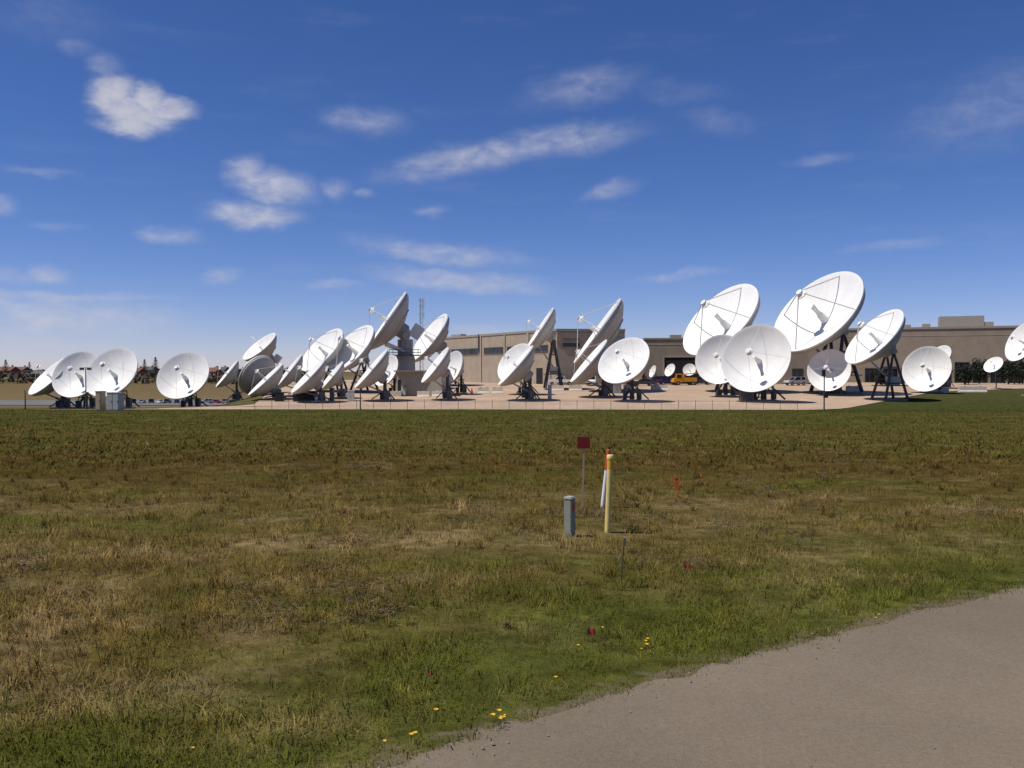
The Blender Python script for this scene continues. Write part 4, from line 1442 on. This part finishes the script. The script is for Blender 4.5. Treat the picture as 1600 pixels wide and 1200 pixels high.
VG = 'vehicles parked behind the yard'
p = P(876, 580, 188); vehicle('pickup', p, math.pi, 'white', (.70, .69, .66), 'white pickup truck parked broadside behind the pair of barriers', 'pickup', VG, 'pickup_truck')
p = P(925, 580, 186); vehicle('van', p, R(-100), 'white', (.70, .69, .66), 'white van seen from the front right of the pickup', 'van', VG, 'delivery_van')
p = P(908, 580, 194); vehicle('suv', p, R(190), 'dark', (.03, .03, .035), 'dark vehicle between the white pickup and the white van', 'car', VG, 'parked_car')
p = P(1026, 580, 193); vehicle('suv', p, R(175), 'navy', (.03, .035, .10), 'dark blue vehicle behind the long barrier, left of the yellow truck', 'car', VG, 'parked_car')
p = P(1044, 580, 191); vehicle('sedan', p, R(5), 'purple', (.05, .03, .12), 'purple-blue low car beside the yellow truck', 'car', VG, 'parked_car')
p = P(1095, 580, 189); vehicle('suv', p, R(183), 'charcoal', (.05, .055, .07), 'charcoal vehicle right of the yellow truck', 'car', VG, 'parked_car')
p = P(1243, 580, 186); vehicle('suv', p, R(200), 'silver', (.45, .42, .42), 'silver vehicle between the face-on dish and the camera pole', 'car', VG, 'parked_car')
p = P(1388, 580, 196); vehicle('suv', p, R(10), 'dark', (.03, .03, .035), 'dark vehicle parked by the brown building at right', 'car', VG, 'parked_car')
p = P(1005, 580, 184); vehicle('sedan', p, R(185), 'charcoal', (.05, .055, .07), 'charcoal car half behind the central bowl dish', 'car', VG, 'parked_car')

# yellow service truck
p = P(1068, 580, 187.5); z = gz(p.x, p.y)
yt = empty('service_truck', (p.x, p.y, z + .05), 'yellow-orange service truck parked in front of the garage opening', 'truck', VG, R(190))
yp = paint('yellow', (.72, .33, .02))
MB().prism([(.5, .6), (2.5, .6), (2.55, 1.3), (2.25, 1.5), (1.95, 2.35), (.55, 2.4)], -1.05, 1.05).build('cab', yp, yt)
MB().prism([(2.22, 1.5), (2.27, 1.5), (2.0, 2.28), (1.95, 2.28)], -.9, .9).build('windscreen', M['glass'], yt)
for s in (-1, 1):
    MB().box((1.3, s * 1.05, 1.85), (1.0, .04, .7)).build('side_window', M['glass'], yt)
    MB().box((2.56, s * .75, .95), (.06, .3, .22)).build('headlight', M['lamp_glass'], yt)
    MB().box((-1.1, s * .85, 1.15), (3.0, .4, .9)).build('tool_locker', yp, yt)
MB().box((-.7, 0, .65), (5.4, .9, .22)).build('chassis', M['black'], yt)
MB().box((-1.1, 0, 1.0), (3.0, 1.3, .12)).build('load_bed', M['black'], yt)
MB().tube((-.1, 0, 1.1), (-.1, 0, 2.3), .16, .14, 8).tube((-.1, 0, 2.3), (-2.9, 0, 2.55), .13, .10, 8).build('boom', yp, yt, 40)
for xw in (1.55, -1.7):
    for s in (-1, 1):
        w = link('wheel', TYRE, yt); w.location = (xw, s * .95, .42); w.scale = (1.3, 1.3, 1.3)
        link('rim', RIM, w)

# cars in the sunken car park at the left
CG = 'cars parked in the far left car park'
cols = [('silver', (.45, .42, .42)), ('charcoal', (.05, .055, .07)), ('white', (.70, .69, .66)), ('green', (.06, .10, .08)), ('navy', (.03, .035, .10)), ('beige', (.42, .36, .28))]
named = {0: 'silver car at the left end of the far car park row', 1: 'charcoal car second in the far car park row', 2: 'white car third in the far car park row',
         3: 'dark green car left of the lone dish in the car park', 4: 'navy car just left of the lone dish post', 5: 'beige car hidden behind the lone dish post',
         6: 'silver car right of the lone dish post', 7: 'white car left of the red car', 8: 'red car in the far car park right of the lone dish', 9: 'pale car right of the red car',
         10: 'white car at the right end of the far car park row', 11: 'charcoal car under the third dish from left'}
xs_ = [222, 236, 250, 262, 276, 288, 309, 322, 336, 352, 366, 206]
for i, u in enumerate(xs_):
    cn = ('red', (.42, .02, .02)) if i == 8 else cols[(i * 5 + 2) % 6] if i != 9 else ('beige', (.42, .36, .28))
    pal = {0: cols[0], 1: cols[1], 2: cols[2], 3: cols[3], 4: cols[4], 5: cols[5], 6: cols[0], 7: cols[2], 10: cols[2], 11: cols[1]}
    cn = pal.get(i, cn)
    p = P(u, 580, 322 + (i % 3) * 4)
    vehicle('sedan' if i % 2 == 0 else 'suv', p, R(175 + 10 * (i % 4)) if i in (7, 8, 10) else R(100 + (i % 3) * 14), cn[0], cn[1], named[i], 'car', CG, 'parked_car', detail=False)


# ---------------------------------------------------------------- far slope: houses and trees
def house(u, vb, d, w, h, wallm, roofm, label, rz=0):
    p = P(u, 580, d); z = gz(p.x, p.y)
    o = empty('house', (p.x, p.y, z), label, 'house', 'houses on the far left slope', R(rz))
    dp = w * .7
    MB().box((0, 0, h / 2 - .5), (w, dp, h + 1)).build('wall', wallm, o)
    ov = .5; rh = w * .22
    mb = MB()
    a = [(-w / 2 - ov, -dp / 2 - ov, h), (w / 2 + ov, -dp / 2 - ov, h), (w / 2 + ov, dp / 2 + ov, h), (-w / 2 - ov, dp / 2 + ov, h), (-w / 2 - ov, 0, h + rh), (w / 2 + ov, 0, h + rh)]
    mb.quad(a[0], a[1], a[5], a[4]); mb.quad(a[2], a[3], a[4], a[5]); mb.quad(a[1], a[2], a[5]); mb.quad(a[3], a[0], a[4]); mb.quad(a[3], a[2], a[1], a[0])
    r = mb.build('roof', roofm, o)
    MB().box((w * .22, dp * .15, h + rh * .9), (1.0, 1.0, rh)).build('chimney', M['house_b'], r)
    for k in (-.3, 0, .3):
        MB().box((k * w, -dp / 2 - .02, h * .55), (w * .14, .08, h * .35)).build('window', M['glass'], o)


def bare_tree_meshes(seed):
    g = random.Random(seed)
    trunk = MB(); crown = MB()

    def grow(p, d, ln, r, lev):
        q = p + d * ln
        (trunk if lev < 1 else crown).tube(tuple(p), tuple(q), r, r * .65, 5 if lev < 2 else 3, False)
        if lev >= 4: return
        for k in range(3 if lev else 4):
            a = Vector((g.uniform(-1, 1), g.uniform(-1, 1), g.uniform(-.1, .8))).normalized()
            grow(p.lerp(q, g.uniform(.6, 1)), (d * .75 + a * .75).normalized(), ln * g.uniform(.55, .8), r * .55, lev + 1)
    grow(Vector((0, 0, -.3)), Vector((0, 0, 1)), .30, .022, 0)
    return trunk.mesh('trunk', M['trunk']), crown.mesh('crown', M['twig'])


def conifer_meshes(seed):
    g = np.random.default_rng(seed)
    t = MB().tube((0, 0, -.05), (0, 0, .95), .022, .004, 6).mesh('trunk', M['trunk'])
    c = MB()
    for k in range(900):
        h = .10 + .9 * g.random() ** 1.2
        rr = .42 * (1 - h) ** .85 * (.75 + .25 * math.sin(h * 40)) * g.random() ** .5 + .006
        a = g.random() * 6.283
        p = Vector((rr * math.cos(a), rr * math.sin(a), h))
        o = Vector((math.cos(a), math.sin(a), -.5)) * .045; s = Vector((-math.sin(a), math.cos(a), .1)) * .016
        c.quad(p - s, p + s, p + o)
    return t, c.mesh('crown', M['pine'])


BT = [bare_tree_meshes(s) for s in (1, 2, 3)]
CT = [conifer_meshes(s) for s in (4, 5)]


def tree(u, d, hpx, kind, label, group, i=0, x=None):
    p = P(u, 580, d); z = gz(p.x, p.y)
    h = hpx / FPX * d
    nm = 'conifer_tree' if kind == 'c' else 'bare_tree'
    o = empty(nm, (p.x, p.y, z), label, 'tree', group, random.uniform(0, 6))
    me = (CT if kind == 'c' else BT)[i % (2 if kind == 'c' else 3)]
    for n_, m_ in zip(('trunk', 'crown'), me):
        q = link(n_, m_, o); q.scale = (h * (1.3 if kind == 'b' else 1), h * (1.3 if kind == 'b' else 1), h)


HA = [(12, 720, 15, 5, 'house_b', 'roof_r', 'brick house with red roof at the left edge of the far slope'),
      (33, 780, 13, 5, 'house_a', 'roof_r', 'cream house with red roof between conifers on the far slope'),
      (232, 760, 13, 5, 'house_a', 'roof_g', 'cream house with grey roof left of the lone dish on the far slope'),
      (212, 700, 15, 4, 'house_b', 'roof_r', 'brick house with red roof right of the third dish on the far slope'),
      (332, 690, 15, 5, 'house_b', 'roof_r', 'pinkish brick house beside the thin edge-on dish'),
      (346, 800, 13, 5, 'house_a', 'roof_g', 'cream house with grey roof behind the pinkish brick house'),
      (62, 650, 10, 4, 'house_a', 'roof_g', 'small cream house behind the leftmost dish'),
      (-40, 740, 14, 5, 'house_a', 'roof_g', 'cream house with grey roof beyond the left edge')]
for (u, d, w, h, wm, rm, lb) in HA[:-1]:
    house(u, 0, d, w, h, M[wm], M[rm], lb, random.uniform(-25, 25))

TG = 'trees on the far left slope'
TR = [(9, 700, 20, 'c', 'conifer at the very left edge of the far slope'), (26, 820, 15, 'b', 'bare tree between two houses at far left'),
      (34, 690, 22, 'b', 'tall bare tree rising over the far left houses'), (46, 830, 13, 'c', 'small conifer left of the leftmost dish'),
      (215, 800, 15, 'b', 'bare tree just right of the third dish'), (226, 720, 19, 'c', 'conifer over the houses left of the lone dish'),
      (243, 740, 22, 'c', 'taller conifer just left of the lone dish'), (237, 600, 14, 'b', 'dark low tree under the conifers left of the lone dish'),
      (334, 820, 15, 'b', 'bare tree right of the lone dish'), (350, 760, 18, 'b', 'bare tree behind the thin edge-on dish'),
      (361, 640, 22, 'b', 'bare tree between the thin dish and the grey-backed dish'), (373, 420, 20, 'b', 'dark bare tree left of the grey-backed dish'),
      (366, 380, 16, 'b', 'low bare tree by the car park, left of the grey-backed dish'), (58, 700, 16, 'b', 'bare tree behind the leftmost dish')]
for i, (u, d, hp, k, lb) in enumerate(TR):
    tree(u, d, hp + 8, k, lb, TG, i)


def scrub_mass():
    g = np.random.default_rng(9)
    mb = MB()
    for k in range(5200):
        d = g.uniform(560, 1150); x = -d * g.uniform(.22, .72)
        if vnoise(np.array([x * .013]), np.array([d * .013 + 40]))[0] < .42: continue
        z = gz(x, d)
        s = g.uniform(1.5, 5.0)
        for q in range(3):
            c = Vector((x + g.normal() * s * .5, d + g.normal() * s * .5, z + s * g.uniform(.2, .8)))
            a = Vector(g.normal(size=3)).normalized() * s * .5; b_ = Vector(g.normal(size=3)).normalized() * s * .45
            mb.quad(c - a, c + b_, c + a, c - b_)
    return mb.build('scrub_belt', M['scrub'])


tag(scrub_mass(), 'brown leafless scrub covering the far left slope', 'scrub', kind='stuff')


def shrub(u, d, w, h, label):
    p = P(u, 580, d); z = gz(p.x, p.y)
    o = empty('evergreen_shrub', (p.x, p.y, z), label, 'shrub', 'shrubs before the brown building')
    g = np.random.default_rng(int(u))
    mb = MB()
    for k in range(900):
        v = Vector(g.normal(size=3)).normalized() * g.random() ** .33
        lump = .8 + .3 * math.sin(v.x * 5 + u) * math.cos(v.y * 6)
        c = Vector((v.x * w / 2 * lump, v.y * w / 2 * lump, h * .52 + v.z * h * .5 * lump))
        a = Vector(g.normal(size=3)).normalized() * .28; b_ = Vector(g.normal(size=3)).normalized() * .2
        mb.quad(c - a, c + b_, c + a, c - b_)
    mb.build('foliage', M['shrub'], o)
    mb = MB()
    for k in range(4):
        mb.tube((0, 0, -.1), (g.normal() * w * .15, g.normal() * w * .15, h * .6), .08, .03, 5)
    mb.build('stem', M['trunk'], o)


shrub(1508, 190, 5.0, 4.6, 'dark bushy shrub left of the small oval dish at right')
shrub(1530, 196, 6.0, 6.0, 'tall dark shrub behind the small oval dish at right')
shrub(1575, 192, 6.0, 5.6, 'dark shrub between the small oval dish and the cut dish')
shrub(1598, 198, 6.5, 6.5, 'dark shrub at the right edge of the picture')
shrub(1378, 190, 3.5, 3.0, 'low dark shrub under the tilted oval dish')


# ---------------------------------------------------------------- markers and flags in the meadow
# grey-green cable pedestal
q = on_ground(890, 838)
pd = empty('cable_pedestal', q, 'grey-green plastic cable pedestal with a small red label', 'pedestal', None, R(-34))
pg = material('grey_green_plastic', (.25, .265, .205), .6, vary=.1, scale=6)
pgc = material('pale_grey_green_plastic', (.36, .37, .30), .6, vary=.08, scale=6)
me = MB().box((0, 0, .30), (.155, .155, .70)).mesh('housing', pg)
bm = bmesh.new(); bm.from_mesh(me); bmesh.ops.bevel(bm, geom=list(bm.edges), offset=.014, segments=2, affect='EDGES'); bm.to_mesh(me); bm.free()
link('housing', me, pd)
me = MB().box((0, 0, .672), (.175, .175, .055)).mesh('cap', pgc)
bm = bmesh.new(); bm.from_mesh(me); bmesh.ops.bevel(bm, geom=list(bm.edges), offset=.018, segments=2, affect='EDGES'); bm.to_mesh(me); bm.free()
link('cap', me, pd)
lb = MB().box((.079, -.015, .52), (.006, .09, .14)).build('label_plate', paint('label_red', (.42, .05, .03), .6), pd)

# yellow pipeline marker post
q = on_ground(949, 832)
yp_ = empty('pipeline_marker', q, 'tall yellow pipeline marker post standing in the grass', 'marker post')
yel = material('faded_yellow_plastic', (.74, .58, .20), .55, vary=.1, scale=5)
orn = material('orange_band', (.70, .40, .05), .5, vary=.1)
MB().lathe([(.052, -.1), (.052, 1.16)], 20).build('tube', yel, yp_, 40).rotation_euler = (R(1), R(2.0), 0)
MB().lathe([(.054, 1.16), (.0545, 1.33)], 20).build('warning_band', orn, yp_, 40).rotation_euler = (R(1), R(2.0), 0)
MB().lathe([(.060, 1.33), (.062, 1.345), (.062, 1.395), (.05, 1.41), (.001, 1.413)], 20).build('cap', yel, yp_, 40).rotation_euler = (R(1), R(2.0), 0)

# leaning white post with orange top
q = on_ground(941, 792)
wp = empty('leaning_marker', q, 'leaning flat marker, white below and orange-red above, behind the yellow post', 'marker post')
rotm = (R(-6), R(7.0), 0)
MB().lathe([(.04, -.08), (.04, .79)], 14).build('white_shaft', material('white_marker_plastic', (.66, .66, .66), .5, vary=.06, scale=4), wp).rotation_euler = rotm
MB().lathe([(.042, .79), (.042, 1.22), (.03, 1.25), (.001, 1.25)], 14).build('orange_top', material('orange_red_plastic', (.50, .07, .02), .5, vary=.1, scale=4), wp).rotation_euler = rotm
MB().lathe([(.03, 1.25), (.028, 1.30), (.001, 1.305)], 12).build('dark_tip', M['black'], wp).rotation_euler = rotm

# red sign on a lath
q = on_ground(909, 800)
rs = empty('red_sign', q, 'small dark red sign on a thin wooden stake', 'sign')
MB().box((.01, 0, .62), (.034, .02, 1.42)).build('stake', M['wood'], rs).rotation_euler = (0, R(1.5), 0)
redm = material('dark_red_board', (.22, .012, .016), .6, vary=.2, scale=7)
MB().box((.035, -.018, 1.42), (.26, .014, .235)).build('board', redm, rs)

# orange survey lath
q = on_ground(1059, 772)
ol = empty('survey_stake', q, 'bright orange survey stake leaning slightly in the grass', 'stake')
MB().prism([(-.035, -.05), (.035, -.05), (.04, .44), (.0, .47), (-.045, .43)], -.012, .012).build('lath', material('orange_lath', (.72, .12, .02), .6, vary=.15, scale=8), ol).rotation_euler = (0, R(-6), 0)
MB().box((-.05, -.016, .40), (.06, .005, .035)).build('ribbon', material('orange_ribbon', (.75, .20, .08), .6), ol)


def pin_flag(u, vflag, vbase, label, rgb=(.50, .04, .03), s=1.0):
    q = on_ground(u, vbase)
    o = empty('pin_flag', q, label, 'flag', 'small marker flags in the meadow', random.uniform(-.4, .4))
    h = max(.12, (vbase - vflag) / FPX * q.y)
    MB().tube((0, 0, -.05), (.01, 0, h + .05), .004, .004, 5).build('wire', M['steel'], o)
    mb = MB(); n = 5; w = .10 * s; hh = .075 * s
    for i in range(n):
        x0, x1 = i * w / n, (i + 1) * w / n
        y0, y1 = .018 * math.sin(i * 1.3), .018 * math.sin((i + 1) * 1.3)
        mb.quad((x0, y0, h - hh / 2 - i * .003), (x1, y1, h - hh / 2 - (i + 1) * .003), (x1, y1, h + hh / 2 - (i + 1) * .003), (x0, y0, h + hh / 2 - i * .003))
        mb.quad((x0, y0 + .003, h - hh / 2 - i * .003), (x0, y0 + .003, h + hh / 2 - i * .003), (x1, y1 + .003, h + hh / 2 - (i + 1) * .003), (x1, y1 + .003, h - hh / 2 - (i + 1) * .003))
    mb.build('flag', paint('flag_%d' % int(rgb[0] * 100), rgb, .6), o)


pin_flag(1092, 742, 757, 'pinkish red marker flag right of the orange stake', (.60, .10, .08), .9)
pin_flag(1055, 783, 790, 'tiny red flag low in the grass below the orange stake', (.42, .05, .03), .7)
pin_flag(1069, 885, 898, 'dark red flag in the grass right of the dark post', (.32, .03, .03), .9)
pin_flag(918, 986, 1003, 'red flag in the green grass below the yellow post', (.36, .04, .02), .9)
pin_flag(668, 1052, 1068, 'faint red flag in the grass near the lower middle', (.40, .05, .03), .5)

# thin dark post
q = on_ground(970, 918)
dp_ = empty('thin_post', q, 'thin dark metal post in the grass in front of the yellow post', 'post')
MB().box((0, 0, .28), (.016, .016, .68)).box((0, -.011, .28), (.005, .016, .68)).build('shaft', material('dark_green_post_paint', (.075, .07, .04), .8), dp_).rotation_euler = (0, R(4), 0)
MB().box((.047, -.004, .62), (.035, .03, .10)).build('cap', material('grey_cap', (.14, .15, .15), .6), dp_)


# yellow wild flowers by the verge
def flower(u, v, i):
    q = on_ground(u, v)
    o = empty('yellow_flower', q, FL_LABEL[i], 'flower', 'yellow wildflowers along the verge', random.uniform(0, 6))
    s = random.uniform(.5, .85)
    MB().tube((0, 0, -.02), (.01, 0, .12 * s), .003, .002, 4).build('stem', paint('flower_stem', (.06, .10, .02), .7), o)
    mb = MB(); n = 9
    for k in range(n):
        a = k * 2 * math.pi / n; b2 = a + .5
        mb.quad((.01, 0, .118 * s), (.01 + .026 * s * math.cos(a), .026 * s * math.sin(a), .135 * s), (.01 + .026 * s * math.cos(b2), .026 * s * math.sin(b2), .135 * s))
    mb.build('petal', paint('petal_yellow', (.80, .46, .01), .6), o)


FL = [(778, 1124), (784, 1127), (790, 1123), (772, 1131), (781, 1134), (787, 1130), (1008, 1010), (1013, 1006), (1003, 1019), (1010, 1016), (642, 1160), (648, 1157), (600, 1170), (1369, 968), (1372, 964),
      (868, 1068), (902, 1014), (680, 1122), (940, 985), (300, 1178)]
FL_LABEL = (['yellow wildflower in the dense clump at the lower road edge'] * 6 + ['yellow wildflower in the clump right of the red flag below the yellow post'] * 4
            + ['yellow wildflower of the pair left of the dense clump'] * 2 + ['lone yellow wildflower at the very bottom, left of the pair near the road']
            + ['yellow wildflower of the two by the road edge at far right'] * 2
            + ['lone yellow wildflower between the dense clump and the red flag', 'lone yellow wildflower just left below the red flag', 'lone yellow wildflower above the pair left of the dense clump',
               'lone yellow wildflower just right of the red flag', 'leftmost yellow wildflower, alone in the bottom left grass'])
for i, (u, v) in enumerate(FL):
    flower(u, v + 6, i)

print('DISH REPORT')
for (lab, C, n, D, bz, H) in DISHES:
    print('%-62s D=%.1f d=%.0f hub=%.1f el=%.0f az=%.0f low=%.2f' % (lab[:62], D, C.y, H, math.degrees(math.asin(n.z)), math.degrees(math.atan2(n.x, n.y)), C.z - .5 * D * math.sqrt(1 - n.z ** 2) - bz))
